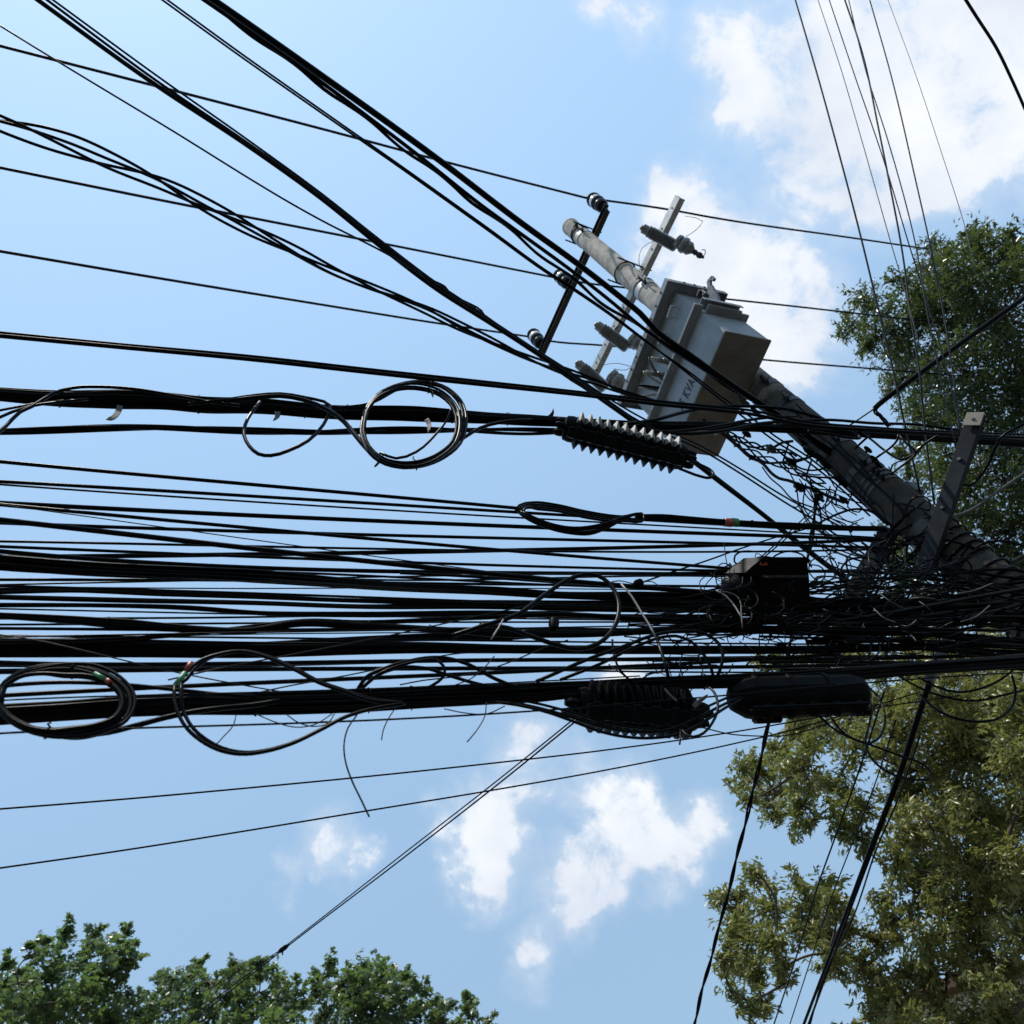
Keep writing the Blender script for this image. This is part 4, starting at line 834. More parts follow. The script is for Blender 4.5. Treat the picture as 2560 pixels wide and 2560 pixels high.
LOOPS = [
 ('arching cable rising out of the bottom bundle at its middle, upper of two', [(893, 1726), (915, 1694), (964, 1670), (1031, 1651), (1064, 1645), (1113, 1645), (1163, 1658), (1240, 1698), (1290, 1718)], 10, .36),
 ('small cable loop doubling back under the arching cable', [(905, 1722), (940, 1690), (1000, 1664), (1050, 1652), (1090, 1650), (1108, 1664), (1112, 1684), (1097, 1703), (1068, 1720)], 8, .38),
 ('lower arching cable sloping down into the bottom bundle', [(900, 1724), (950, 1685), (1010, 1668), (1070, 1672), (1120, 1688), (1180, 1706), (1250, 1722)], 9, .33),
 ('tall cable arch standing out of the dense field, with a bright upper edge', [(1130, 1590), (1200, 1567), (1299, 1533), (1366, 1484), (1432, 1444), (1475, 1435), (1508, 1446), (1531, 1469), (1546, 1503), (1545, 1543), (1525, 1584), (1498, 1607), (1448, 1622), (1399, 1614), (1332, 1592), (1270, 1570), (1200, 1562)], 11, .40),
 ('wide arch of cable climbing right from the bottom bundle, outer', [(1340, 1704), (1366, 1693), (1465, 1650), (1564, 1614), (1631, 1589), (1697, 1578), (1763, 1585), (1796, 1608), (1807, 1637), (1803, 1665), (1793, 1692)], 9, .36),
 ('wide arch of cable climbing right from the bottom bundle, inner', [(1400, 1700), (1500, 1660), (1600, 1612), (1660, 1592), (1690, 1590), (1730, 1606), (1763, 1642), (1778, 1672), (1784, 1695)], 8, .34),
 ('cable sagging under the lower ribbed splice case, outermost of three', [(1200, 1752), (1290, 1762), (1366, 1780), (1432, 1803), (1498, 1828), (1564, 1842), (1631, 1845), (1697, 1835), (1763, 1802), (1816, 1768), (1860, 1745)], 8, .32),
 ('cable sagging under the lower ribbed splice case, middle of three', [(1220, 1748), (1330, 1766), (1432, 1794), (1498, 1815), (1590, 1830), (1680, 1822), (1740, 1796), (1816, 1758), (1860, 1738)], 8, .30),
 ('cable sagging under the lower ribbed splice case, innermost of three', [(1240, 1742), (1340, 1758), (1440, 1784), (1540, 1812), (1640, 1818), (1720, 1788), (1800, 1752), (1850, 1730)], 7, .28),
 ('round cable loop between the two lower splice cases', [(1700, 1815), (1712, 1834), (1734, 1842), (1760, 1832), (1782, 1805), (1795, 1770), (1790, 1740), (1778, 1722), (1765, 1716)], 7, .36),
 ('dark flat strap falling through the dense field beside the arch', [(1640, 1590), (1650, 1620), (1660, 1650), (1668, 1680), (1674, 1705)], 9, .38),
 ('thin wire ring hanging beside the tall cable arch', [(1531, 1600), (1532, 1622), (1537, 1645), (1548, 1672), (1565, 1692), (1578, 1702)], 6, .34),
 ('wide hanging cable loop at the right below the bottom bundle, left of the service drop', [(2017, 1748), (2050, 1792), (2079, 1818), (2120, 1842), (2170, 1860), (2215, 1876), (2257, 1892), (2305, 1910), (2327, 1930), (2322, 1946), (2298, 1950), (2236, 1938), (2196, 1914), (2168, 1876), (2164, 1850), (2174, 1810), (2178, 1776), (2172, 1740), (2150, 1712)], 6, .2),
 ('narrow hanging cable loop right of the smooth splice case', [(2120, 1700), (2160, 1712), (2195, 1742), (2211, 1780), (2212, 1812), (2200, 1842), (2176, 1858), (2140, 1850), (2100, 1824), (2075, 1790)], 6, .16),
 ('wide smile-shaped cable under the bottom bundle near the right edge', [(2300, 1736), (2330, 1766), (2373, 1790), (2439, 1804), (2500, 1794), (2532, 1764), (2538, 1720), (2530, 1690)], 7, .1),
 ('shallow smile-shaped cable near the right edge, above the wide one', [(2290, 1690), (2340, 1716), (2395, 1730), (2450, 1722), (2500, 1700), (2540, 1670)], 6, .05),
 ('second shallow cable dip near the right edge', [(2240, 1686), (2300, 1720), (2370, 1744), (2440, 1752), (2500, 1740), (2560, 1726)], 6, .08),
]
for lb, pts, w, off in LOOPS: cable(lb, pts, w, off=off, step=12, sink=.09)
cable('pale sunlit wire slanting through the dense field right of the arch', [(1553, 1460), (1580, 1492), (1604, 1532), (1622, 1560), (1638, 1590)], 5, off=.42, m='cable_pale', name='thin_wire', cat='wire')
cable('short pale wire end at the foot of the tall arch', [(1258, 1549), (1246, 1570), (1228, 1598)], 4, off=.44, m='cable_pale', name='thin_wire', cat='wire')
cable('pale wire curving off the dome-shaped closure', [(1790, 1476), (1815, 1490), (1840, 1520), (1856, 1548)], 4, off=.40, m='cable_pale', name='thin_wire', cat='wire')
cable('pale wire hooking down under the dome-shaped closure', [(1800, 1478), (1835, 1486), (1850, 1500), (1853, 1530), (1856, 1570)], 3.5, off=.41, m='cable_grey', name='thin_wire', cat='wire')
for lb, pts, w in (('long loose wire end hanging far below the bottom bundle', [(892, 1788), (870, 1820), (860, 1862), (864, 1905), (880, 1952), (904, 2002), (923, 2042)], 4.5),
    ('short curved wire end under the middle of the bottom bundle', [(988, 1770), (966, 1806), (957, 1830), (954, 1850)], 3.2),
    ('curved wire end hanging below the arching cable', [(1216, 1758), (1212, 1790), (1196, 1820), (1168, 1855)], 3.2),
    ('wire end hanging inside the very wide loose loop', [(590, 1788), (584, 1812), (562, 1838), (538, 1864)], 3),
    ('thin wire sagging under the bottom bundle, left one', [(640, 1785), (690, 1806), (740, 1818), (785, 1812), (830, 1785)], 3),
    ('thin wire sagging under the bottom bundle, crossing the left one', [(716, 1786), (745, 1806), (790, 1816), (820, 1808), (836, 1785)], 3),
    ('thin wire sagging below the bottom bundle near the cloud', [(1110, 1772), (1160, 1782), (1220, 1784), (1262, 1765)], 3),
    ('short stub of wire pointing down below the lower ribbed splice case', [(1701, 1825), (1701, 1845), (1699, 1861)], 5),
    ('dark tail of wire dropping between the arches', [(1236, 1640), (1210, 1670), (1180, 1695), (1140, 1712)], 3)):
    cable(lb, pts, w, off=.38, name='loose_wire', cat='wire', n=6, step=10)

# ------------------------------------------------------------------ thin service lines in the open sky
cable('upper of two thin lines crossing the open sky below the bottom bundle', [(-20, 2024), (320, 1997), (640, 1968), (900, 1943), (1240, 1907), (1500, 1877), (1840, 1829), (2116, 1781), (2400, 1738)], 4, zz=(4.2, 6.2), m='cable_matt', name='service_wire', cat='wire')
cable('lower of two thin lines crossing the open sky below the bottom bundle', [(-20, 2173), (320, 2124), (640, 2073), (900, 2030), (1240, 1974), (1500, 1928), (1840, 1858), (1960, 1830), (2100, 1790), (2300, 1730)], 4, zz=(4.4, 6.2), m='cable_matt', name='service_wire', cat='wire')
cable('thin slack line drooping beside the twisted service drop', [(1760, 1820), (1830, 1836), (1890, 1840), (1970, 1838), (2060, 1812), (2160, 1770)], 3, zz=(5.0, 5.8), m='cable_matt', name='service_wire', cat='wire')
cable('left line of the double wire rising from the bottom trees to the ribbed splice case', [(440, 2575), (580, 2465), (699, 2376), (1000, 2141), (1260, 1938), (1425, 1805), (1470, 1768)], 3.0, zz=(9.0, 5.6), m='cable_matt', name='service_wire', cat='wire')
cable('right line of the double wire rising from the bottom trees to the ribbed splice case', [(448, 2578), (585, 2471), (703, 2378), (1003, 2149), (1262, 1947), (1432, 1809), (1480, 1770)], 3.6, zz=(9.0, 5.6), m='cable_matt', name='service_wire', cat='wire')
mb = MB(); a = P(694, 2382, 7.05); b = P(722, 2362, 7.0); mb.lathe(a, b, [(0, .008), (.3, .02), (.7, .02), (1, .008)], 8); mb.tube(np.array([(a+b)/2, P(706, 2388, 7.0)]), .006, 5)
tag(mb.build('wire_knot', M['cable']), 'small dark knot joining the double wire above the bottom trees', 'wire clamp')
twisted('twisted service drop hanging from the tangle down past the lower tree to the bottom edge', [(2043, 1232), (2034, 1310), (2022, 1382), (2004, 1440), (1984, 1560), (1960, 1680), (1926, 1793), (1897, 1917), (1855, 2091), (1814, 2257), (1760, 2460), (1730, 2580)], 2, 5.5, .6, 5.5, zz=(5.7, 7.0), jit=.2, name='twisted_cable')
for lb, pts, w in (('thickest black service drop crossing the lower right tree, left of two touching', [(2330, 1680), (2302, 1762), (2249, 1926), (2174, 2124), (2112, 2290), (2004, 2575)], 8),
    ('thinner black service drop touching the thickest one over the lower right tree', [(2338, 1682), (2309, 1764), (2256, 1928), (2181, 2126), (2119, 2292), (2016, 2575)], 6),
    ('slim service drop right of the thickest one over the lower right tree', [(2300, 1840), (2240, 2010), (2196, 2110), (2130, 2300), (2060, 2440), (2022, 2575)], 4),
    ('thin service wire left of the thickest drop, over the pale branch of the lower tree', [(2210, 1730), (2162, 1884), (2100, 2060), (2046, 2210), (1985, 2410), (1930, 2575)], 4),
    ('thin service wire nearest the thickest drop on its left', [(2240, 1800), (2191, 1950), (2130, 2110), (2080, 2240), (2030, 2390), (1970, 2575)], 3)):
    cable(lb, pts, w, zz=(5.4, 7.5), name='service_wire', cat='wire', m='cable')
# wires fanning from the upper right corner down to the pole
FAN = [
 ('leftmost wire of the fan falling from the top edge to the pole', [(1984, -15), (2050, 211), (2091, 360), (2153, 596), (2199, 787), (2233, 926), (2258, 1044), (2300, 1230)], 4.6, 'conductor'),
 ('faint second wire of the fan falling from the top edge', [(2040, -15), (2104, 178), (2157, 360), (2224, 596), (2265, 737), (2300, 870)], 2.2, 'cable_grey'),
 ('thin wire of the fan crossing the strongest one beside the leaves', [(2068, -15), (2133, 178), (2211, 406), (2273, 613), (2331, 799), (2392, 1026), (2420, 1180)], 3, 'conductor'),
 ('strongest wire in the middle of the fan from the top edge', [(2107, -15), (2157, 137), (2195, 315), (2224, 460), (2253, 613), (2280, 808), (2298, 926), (2314, 1088), (2336, 1260)], 4.6, 'conductor'),
 ('thin wire of the fan starting beside the strongest one at the top edge', [(2118, -15), (2166, 182), (2220, 352), (2290, 617), (2319, 787), (2360, 980), (2390, 1120)], 3, 'conductor'),
 ('wire of the fan entering the leaves just right of its middle', [(2170, -15), (2228, 190), (2290, 455), (2327, 621), (2361, 796), (2382, 933), (2400, 1090)], 3.6, 'conductor'),
 ('faintest, rightmost wire of the fan, ending at the tree top', [(2214, -15), (2286, 178), (2356, 389), (2410, 559), (2440, 680)], 1.7, 'cable_grey')]
for lb, pts, w, m in FAN: cable(lb, pts, w, zz=(7.5, 5.6), m=m, name='service_wire', cat='wire', n=6)
cable('lone thick cable cutting across the upper right corner', [(2402, -20), (2440, 40), (2490, 118), (2530, 200), (2585, 325)], 7.5, zz=(4.2, 5.0), m='cable')
cable('thick slanting cable coming in from the right edge over the dark leaves', [(2600, 716), (2560, 745), (2426, 841), (2299, 934), (2230, 985), (2196, 1012), (2187, 1021)], 13, zz=(6.5, 5.9), m='cable_matt')
cable('thin steel tail anchoring the thick slanting cable to the pole', [(2187, 1021), (2150, 1046), (2060, 1105)], 4, zz=(5.9, 6.4), m='conductor', name='service_wire', cat='wire')
twisted('short bent drop hanging from the end of the thick slanting cable', [(2187, 1020), (2190, 1030), (2205, 1042), (2213, 1054), (2222, 1066)], 3, 7, .2, 5, zz=(5.9, 5.8), name='twisted_cable', step=5)
cable('sunlit grey cable slanting over the leaves right of the lower pole', [(2600, 1160), (2560, 1184), (2471, 1246), (2425, 1277), (2379, 1292), (2340, 1296)], 7, zz=(6.0, 5.6), m='cable_grey')
cable('upper brownish cable coming in from the right edge to the wrapped pole', [(2600, 1364), (2520, 1412), (2471, 1452), (2440, 1475), (2380, 1500)], 6, zz=(4.9, 5.2), m='cable_grey')
cable('lower brownish cable coming in from the right edge to the wrapped pole', [(2600, 1376), (2520, 1424), (2471, 1462), (2440, 1484), (2370, 1520)], 6, zz=(4.9, 5.2), m='cable_grey')
cable('black cable swinging in a long curve right of the steel arm', [(2560, 1060), (2500, 1096), (2476, 1151), (2449, 1194), (2422, 1214), (2398, 1207)], 7, zz=(5.4, 5.6))
cable('dark cable bowing in from the right edge above the wrapped shaft', [(2580, 1370), (2500, 1352), (2450, 1362), (2420, 1400)], 6, zz=(4.8, 5.1))
cable('dark cable sweeping from the right edge under the wrapped shaft', [(2600, 1470), (2500, 1510), (2420, 1550), (2330, 1580)], 7, zz=(4.7, 5.0))

# ------------------------------------------------------------------ splice closures
def basis_px(a, b, off):
    p, q = path3([a, b], off)[[0, -1]]; d = unit(q - p); v = unit((p+q)/2 - CAM); s = unit(np.cross(d, v)); 
    if (BAS.T @ s)[1] > 0: s = -s                       # s: towards the top of the photo
    return p, q, d, s, unit(np.cross(s, d))
def ribbed_case(label, a, b, off, hpx, nrib, roll=0.35, dusty=True, m='plastic'):  # dusty: lays pale ribs on the upper side as painted sunlight
    p, q, d, s, w = basis_px(a, b, off); L = np.linalg.norm(q - p); R = hpx * zc((p+q)/2) / F
    s, w = s*math.cos(roll) + w*math.sin(roll), w*math.cos(roll) - s*math.sin(roll)
    root = empty('splice_case', (p+q)/2, label, 'splice case', 'black splice cases on the cables')
    def sect(rx, n=20, flat=.86): return [(math.cos(t)*rx, math.sin(t)*rx*flat) for t in np.linspace(0, 2*math.pi, n, endpoint=False)]
    def sweep(mb, stations, n=20):
        V = []; base = len(mb.v)
        for t, r in stations:
            c = p + d*L*t
            V += [c + s*x + w*y for x, y in sect(r, n)]
        mb.v.extend([tuple(x) for x in V])
        for i in range(len(stations)-1):
            for j in range(n): mb.f.append((base+i*n+j, base+i*n+(j+1) % n, base+(i+1)*n+(j+1) % n, base+(i+1)*n+j)); mb.mi.append(0)
        mb.f.append(tuple(base+j for j in range(n-1, -1, -1))); mb.f.append(tuple(base+(len(stations)-1)*n+j for j in range(n))); mb.mi += [0, 0]
    mb = MB(); sweep(mb, [(0, R*.45), (.015, R*.66), (.06, R*.72), (.10, R*.70), (.9, R*.70), (.94, R*.72), (.985, R*.62), (1, R*.4)])
    shade_auto(mb.build('shell', M[m], root), 35)
    mb = MB()
    for i in range(nrib):
        t = .12 + .78*i/(nrib-1); h = .78/(nrib-1)*.42
        sweep(mb, [(t-h, R*.69), (t-h*.12, R*1.02), (t+h*.12, R*1.02), (t+h, R*.69)])
    shade_auto(mb.build('ribs', M['plastic'], root), 20)
    if dusty:                                           # sunlight painted on as a pale layer over the upper ribs
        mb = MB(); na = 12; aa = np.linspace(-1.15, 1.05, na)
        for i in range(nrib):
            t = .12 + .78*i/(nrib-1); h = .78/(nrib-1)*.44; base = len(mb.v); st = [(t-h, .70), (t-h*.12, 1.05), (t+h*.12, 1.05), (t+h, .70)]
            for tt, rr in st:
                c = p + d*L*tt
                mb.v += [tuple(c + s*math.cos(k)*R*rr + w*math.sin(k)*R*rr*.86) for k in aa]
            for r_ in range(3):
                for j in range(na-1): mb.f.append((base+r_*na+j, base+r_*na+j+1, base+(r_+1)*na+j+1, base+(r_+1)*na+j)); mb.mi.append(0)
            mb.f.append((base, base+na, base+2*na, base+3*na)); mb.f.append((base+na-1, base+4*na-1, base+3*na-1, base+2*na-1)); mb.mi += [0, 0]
        shade_auto(mb.build('pale_ribs', M['rib'], root, label='ribs painted pale as if sunlit along the upper side'), 20)
    mb = MB()                                           # clamped seam along the underside
    mb.bbox((p+q)/2 - s*R*.35 - w*R*.75, d, s, w, L*.46, R*.30, R*.16, .006)
    for t in np.linspace(.12, .9, 6): c = p + d*L*t - s*R*.35 - w*R*.9; mb.bbox(c, d, s, w, .018, R*.36, R*.08, .004)
    mb.build('seam_clamp', M[m], root)
    for (e, sg) in ((p, -1), (q, 1)):
        mb = MB()
        for (x, y) in ((.3, .0), (-.3, .15), (0, -.3)): c = e + s*R*x + w*R*y; mb.lathe(c, c + d*sg*.05, [(0, R*.2), (.6, R*.2), (1, R*.12)], 10)
        mb.build('end_port', M[m], root)
    return root
ribbed_case('upper black splice case with pale sunlit ribs, slung below the transformer', (1408, 1068), (1716, 1146), .34, 47, 12, roll=.25)
ribbed_case('lower ribbed black splice case hanging under the big bottom bundle, all in shade', (1440, 1762), (1742, 1786), .24, 64, 12, roll=.2, dusty=False)
def smooth_case(label, a, b, off, hpx):
    p, q, d, s, w = basis_px(a, b, off); L = np.linalg.norm(q-p); R = hpx*zc((p+q)/2)/F
    root = empty('splice_case', (p+q)/2, label, 'splice case', 'black splice cases on the cables')
    mb = MB(); n = 12; V = []; st = [(0, .3), (.015, .55), (.10, .88), (.16, .96), (.165, 1.02), (.19, 1.02), (.195, .95), (.40, .96), (.405, 1.02), (.43, 1.02), (.435, .96), (.66, .95), (.665, 1.01), (.69, 1.01), (.695, .94), (.88, .93), (.955, .80), (.99, .55), (1, .3)]
    for t, r in st:
        c = p + d*L*t; V += [c + s*math.cos(k)*R*r + w*math.sin(k)*R*r*.7 for k in np.linspace(0, 2*math.pi, n, endpoint=False)]
    fc = [(i*n+j, i*n+(j+1) % n, (i+1)*n+(j+1) % n, (i+1)*n+j) for i in range(len(st)-1) for j in range(n)] + [tuple(range(n-1, -1, -1)), tuple(range((len(st)-1)*n, len(st)*n))]
    mb.add(V, fc); shade_auto(mb.build('shell', M['plastic'], root), 20)
    mb = MB(); mb.bbox((p+q)/2 - s*R*.45, d, s, w, L*.42, R*.1, R*.86, .006); mb.build('seam_flange', M['plastic'], root)
    for t in np.linspace(.2, .85, 5):
        mb = MB(); mb.bbox(p + d*L*t - s*R*.6 - w*R*.6, d, s, w, .02, R*.34, R*.12, .006); mb.build('latch', M['plastic'], root)
    for (t, y, l) in ((.25, .98, .06), (.93, .85, .05)):
        mb = MB(); mb.bbox(p + d*L*t - s*R*y, d, s, w, l, R*.16, R*.3, .01); mb.build('foot', M['plastic'], root)
    return root
smooth_case('long smooth black splice case hanging under the bottom bundle near the lower tree', (1822, 1746), (2168, 1734), .22, 55)
# strap at the end of the lower ribbed case
strip('pale flat strap end sticking out beside the lower ribbed splice case', [(1734, 1766), (1750, 1752), (1768, 1740)], 11, .38, 'cable_grey')
strip('thin metal clip lying along the top of the lower ribbed splice case', [(1662, 1722), (1676, 1738), (1692, 1752)], 4, .5, 'cable_grey')

# terminal box with a raised lid, and the dome closure beside it
p, q, d, s, w = basis_px((1850, 1470), (2000, 1470), .36); z_ = zc((p+q)/2); k_ = z_/F
box = empty('terminal_box', (p+q)/2, 'black cable terminal box with a raised sloping lid amid the tangle', 'terminal box')
cB = lambda x, y: P(x, y, z_)
mb = MB(); prof = [(1842, 1432), (1862, 1416), (1884, 1402), (1996, 1404), (2000, 1440), (2004, 1520), (1996, 1528), (1884, 1532), (1872, 1500), (1880, 1445)]
n = len(prof); V = [cB(*x) - w*.06 for x in prof] + [cB(*x) + w*.06 for x in prof]
mb.add(V, [tuple(range(n-1, -1, -1)), tuple(range(n, 2*n))] + [(i, (i+1) % n, n+(i+1) % n, n+i) for i in range(n)])
mb.build('body', M['plastic'], box)
mb = MB(); lidp = [(1838, 1432), (1858, 1414), (1884, 1394), (1992, 1394), (2000, 1404), (1994, 1408), (1888, 1406), (1866, 1420), (1846, 1438)]
n = len(lidp); V = [cB(*x) - w*.075 for x in lidp] + [cB(*x) + w*.075 for x in lidp]
mb.add(V, [tuple(range(n-1, -1, -1)), tuple(range(n, 2*n))] + [(i, (i+1) % n, n+(i+1) % n, n+i) for i in range(n)])
mb.build('lid', M['plastic'], box)
mb = MB()
for i in range(14): c = cB(1886 + i*8, 1442) - w*.063; mb.lathe(c, c - w*.012, [(0, .008), (.6, .008), (1, .005)], 8)
mb.build('port', M['darksteel'], box)
mb = MB(); mb.bbox(cB(1886, 1410) - w*.066, d, s, w, .020, .008, .004, .002); mb.build('red_tag', M['red'], box)
a = cB(1806, 1482); b = cB(1885, 1470); mb = MB()
mb.lathe(a, b, [(0, .03), (.06, .055), (.16, .068), (.22, .072), (.25, .062), (.4, .066), (.44, .074), (.52, .074), (.55, .064), (.8, .066), (1, .06)], 22)
tag(shade_auto(mb.build('dome_closure', M['plastic']), 30), 'squat black dome-shaped closure left of the terminal box', 'splice case')
q_ = cB(1640, 1458); mb = MB(); mb.lathe(cB(1582, 1462), cB(1608, 1455), [(0, .006), (.3, .018), (.8, .02), (1, .012)], 10)
tag(shade_auto(mb.build('cable_clamp', M['plastic']), 40), 'small black wedge clamp on the wire rising left of the dome closure', 'cable clamp')
mb = MB(); a, b = path3([(1383, 1572), (1386, 1546)], .38)[[0, -1]]; mb.lathe(a, b, [(0, .014), (.3, .02), (.75, .02), (.8, .012), (1, .01)], 12)
tag(shade_auto(mb.build('cable_plug', M['plastic']), 40), 'little upright black plug on the cable left of the tall arch', 'cable plug')
# blurry brown sack-like lump in the tangle
mb = MB(); c = P(2100, 1545, 5.0); 
V = []; n = 14
for i in range(9):
    t = -1 + 2*i/8; r = math.sqrt(max(.03, 1 - t*t))
    V += [c + XD*t*.085 + (YD*math.cos(k)*.06 + UP*math.sin(k)*.055)*r*(1 + .12*math.sin(3*k + i)) for k in np.linspace(0, 2*math.pi, n, endpoint=False)]
mb.add(V, [(i*n+j, i*n+(j+1) % n, (i+1)*n+(j+1) % n, (i+1)*n+j) for i in range(8) for j in range(n)] + [tuple(range(n-1, -1, -1)), tuple(range(8*n, 9*n))])
tag(mb.build('cable_junction', mat('brown_taped_lump', (.05, .042, .034), .8, var=.4, scale=20, bump=.3), None, True), 'brownish taped lump inside the dark tangle right of the terminal box', 'cable joint')

# cables and wires around the terminal box, mostly loops
for lb, pts, w in (('thin wire ring standing left of the terminal box', [(1800, 1480), (1790, 1450), (1792, 1420), (1806, 1408), (1822, 1412), (1832, 1422)], 3),
    ('second thin wire ring standing left of the terminal box', [(1810, 1475), (1804, 1445), (1808, 1420), (1820, 1414), (1836, 1424)], 3),
    ('thin wire strung from the terminal box up to the pole drop, upper', [(1900, 1395), (1960, 1342), (2045, 1262)], 3.4),
    ('thin wire strung from the terminal box up to the pole drop, lower', [(1908, 1395), (1968, 1344), (2040, 1280)], 3.4),
    ('small curl of wire on top of the terminal box', [(1908, 1394), (1898, 1385), (1890, 1384), (1888, 1392)], 3),
    ('thin wire climbing from the wedge clamp past the terminal box to the pole', [(1600, 1458), (1680, 1430), (1760, 1404), (1850, 1372), (1930, 1346), (2030, 1318)], 4.2),
    ('thin wire arching left of the wedge clamp', [(1525, 1456), (1545, 1452), (1570, 1456), (1592, 1462)], 3),
    ('thin wire arching right of the wedge clamp', [(1608, 1455), (1630, 1454), (1645, 1464), (1654, 1478)], 2.6),
    ('thin wire curving up to the dome closure from the left', [(1756, 1484), (1766, 1460), (1785, 1440), (1810, 1424)], 2.6),
    ('upright thin whisker wires above the dome closure', [(1818, 1416), (1814, 1390), (1810, 1358)], 2.4)):
    cable(lb, pts, w, zz=(4.35, 4.6) if pts[-1][0] < 1880 else (4.5, 5.4), name='loose_wire', cat='wire', n=6, step=8)

# ------------------------------------------------------------------ drops and jumpers between the tank, the rack and the pole
JUMP = [
 ('jumper running from the tank edge straight to the pole clamps, lowest of the group', [(1790, 1072), (1838, 1111), (1881, 1147), (1914, 1157), (1962, 1155), (2016, 1146)], 6),
 ('jumper with dark taped joints sagging below the tank corner', [(1800, 1078), (1840, 1110), (1876, 1140), (1908, 1160), (1930, 1184), (1948, 1196), (1970, 1201), (2003, 1213), (2043, 1227), (2070, 1240), (2110, 1256)], 8),
 ('slender wire drooping far below the jumpers beside the tank', [(1906, 1168), (1925, 1194), (1954, 1219), (1976, 1244), (2016, 1263), (2056, 1271), (2083, 1245), (2094, 1214)], 4),
 ('upright jumper between two dark clamps, left one', [(1972, 1108), (1961, 1142), (1958, 1160), (1966, 1168)], 5),
 ('upright jumper dropping to the strap below the pole', [(2030, 1148), (2022, 1170), (2017, 1200), (2030, 1215)], 5),
 ('jumper rising from a clamp to the pole, upper', [(1935, 1118), (1958, 1106), (1982, 1103)], 7),
 ('jumper rising from a clamp to the pole, middle', [(1985, 1156), (2010, 1148), (2030, 1140)], 7),
 ('level dark jumper below the middle clamp', [(1990, 1180), (2020, 1190), (2060, 1194), (2100, 1196)], 5),
 ('wavy jumper between the middle clamp and the pole', [(1985, 1162), (2005, 1172), (2030, 1176), (2060, 1172)], 5),
 ('arched cable from the pole bands down to the taped tail', [(2043, 1310), (2070, 1296), (2097, 1284), (2137, 1273), (2178, 1279), (2213, 1308)], 6),
 ('long smile-shaped cable under the taped tail, lower', [(2020, 1318), (2051, 1328), (2097, 1358), (2151, 1388), (2191, 1391), (2223, 1366), (2230, 1338), (2226, 1310)], 6),
 ('long smile-shaped cable under the taped tail, upper', [(2091, 1358), (2137, 1373), (2183, 1369), (2216, 1350), (2226, 1322)], 5),
 ('zigzag cable right of the pole, first swag', [(2150, 1078), (2180, 1100), (2212, 1126), (2255, 1148), (2284, 1136), (2311, 1110), (2346, 1088)], 6),
 ('zigzag cable right of the pole, slanting down from the thick bundle', [(2247, 1086), (2243, 1100), (2228, 1117), (2205, 1134), (2183, 1150)], 6),
 ('zigzag cable right of the pole, short upper piece', [(2176, 1086), (2156, 1104), (2137, 1122)], 6),
 ('zigzag cable right of the pole, piece ending at the steel bands', [(2250, 1090), (2270, 1112), (2290, 1132), (2274, 1150), (2250, 1168), (2226, 1187)], 6),
 ('thin wire zigzagging right of the pole bands', [(2226, 1180), (2232, 1162), (2260, 1150), (2290, 1138)], 4),
 ('pale-ended wire hooking over the pole below the steel bands', [(2247, 1258), (2252, 1275), (2258, 1292), (2248, 1308), (2236, 1318)], 4),
 ('black wire loop lying over the pole below the steel bands', [(2250, 1258), (2300, 1270), (2322, 1275), (2322, 1250), (2305, 1240), (2286, 1244), (2268, 1266), (2258, 1296), (2238, 1318), (2200, 1330)], 5),
 ('black cable snaking down the front of the pole, left one', [(1980, 1020), (2040, 1080), (2100, 1130), (2150, 1180), (2210, 1230), (2270, 1290)], 7),
 ('black cable snaking down the front of the pole, right one', [(1990, 1010), (2060, 1072), (2090, 1100), (2110, 1125), (2150, 1160), (2180, 1200)], 5),
 ('dark cable hugging the lower left edge of the pole', [(1900, 1000), (1960, 1062), (2010, 1108), (2060, 1150), (2110, 1200), (2160, 1250), (2220, 1310)], 9),
]
for lb, pts, w in JUMP: cable(lb, pts, w, zz=[zpole(*p_) - .2 for p_ in pts], name='jumper_cable', step=8, n=7)
twisted('braided dark jumper below the tank corner, its strands crossing like a chain', [(1800, 1072), (1838, 1092), (1881, 1114), (1925, 1122), (1950, 1128), (1990, 1146)], 3, 13, .35, 5, zz=(6.9, 6.5), name='twisted_cable', step=5)
twisted('second braided jumper under the first one beside the pole', [(1830, 1096), (1870, 1124), (1910, 1146), (1960, 1166), (2010, 1188), (2060, 1210)], 3, 16, .4, 4.5, zz=(6.8, 6.2), name='twisted_cable', step=5)
for i, (x, y, sx, sy) in enumerate(((1928, 1122, 11, 13), (1978, 1156, 13, 10), (1998, 1218, 13, 13), (2042, 1232, 14, 9), (1878, 1144, 6, 7), (1840, 1112, 6, 6), (2010, 1108, 12, 8), (2024, 1132, 14, 9), (2048, 1146, 13, 9), (2066, 1164, 14, 9), (2090, 1186, 13, 9), (2104, 1206, 12, 8), (2170, 1124, 8, 8), (2186, 1148, 9, 8), (2196, 1162, 8, 7), (1862, 1006, 12, 9), (1890, 1030, 11, 9), (1866, 1084, 10, 10), (1856, 1060, 8, 6), (2110, 1250, 10, 8), (2050, 1246, 9, 7), (1848, 986, 7, 11))):
    z = zpole(x, y) - .22; c = P(x, y, z); k = z/F; ax = BAS @ unit([.77, .63, 0]); ay = BAS @ unit([-.63, .77, 0]); az = np.cross(ax, ay)
    mb = MB(); mb.bbox(c, ax, ay, az, sx*k, sy*k*.6, sy*k*.6, .006); mb.lathe(c - ax*sx*k*1.5, c + ax*sx*k*1.5, [(0, .006), (.1, .012), (.9, .012), (1, .006)], 8)
    mb.lathe(c + ay*sy*k*.4, c + ay*sy*k*1.2, [(0, .008), (.7, .01), (1, .005)], 6)
    tag(mb.build('wire_connector', M['plastic' if i % 5 else 'darksteel']), 'small lumpy dark wire connector clamped among the jumpers at the pole', 'wire connector', 'dark wire connectors at the pole')

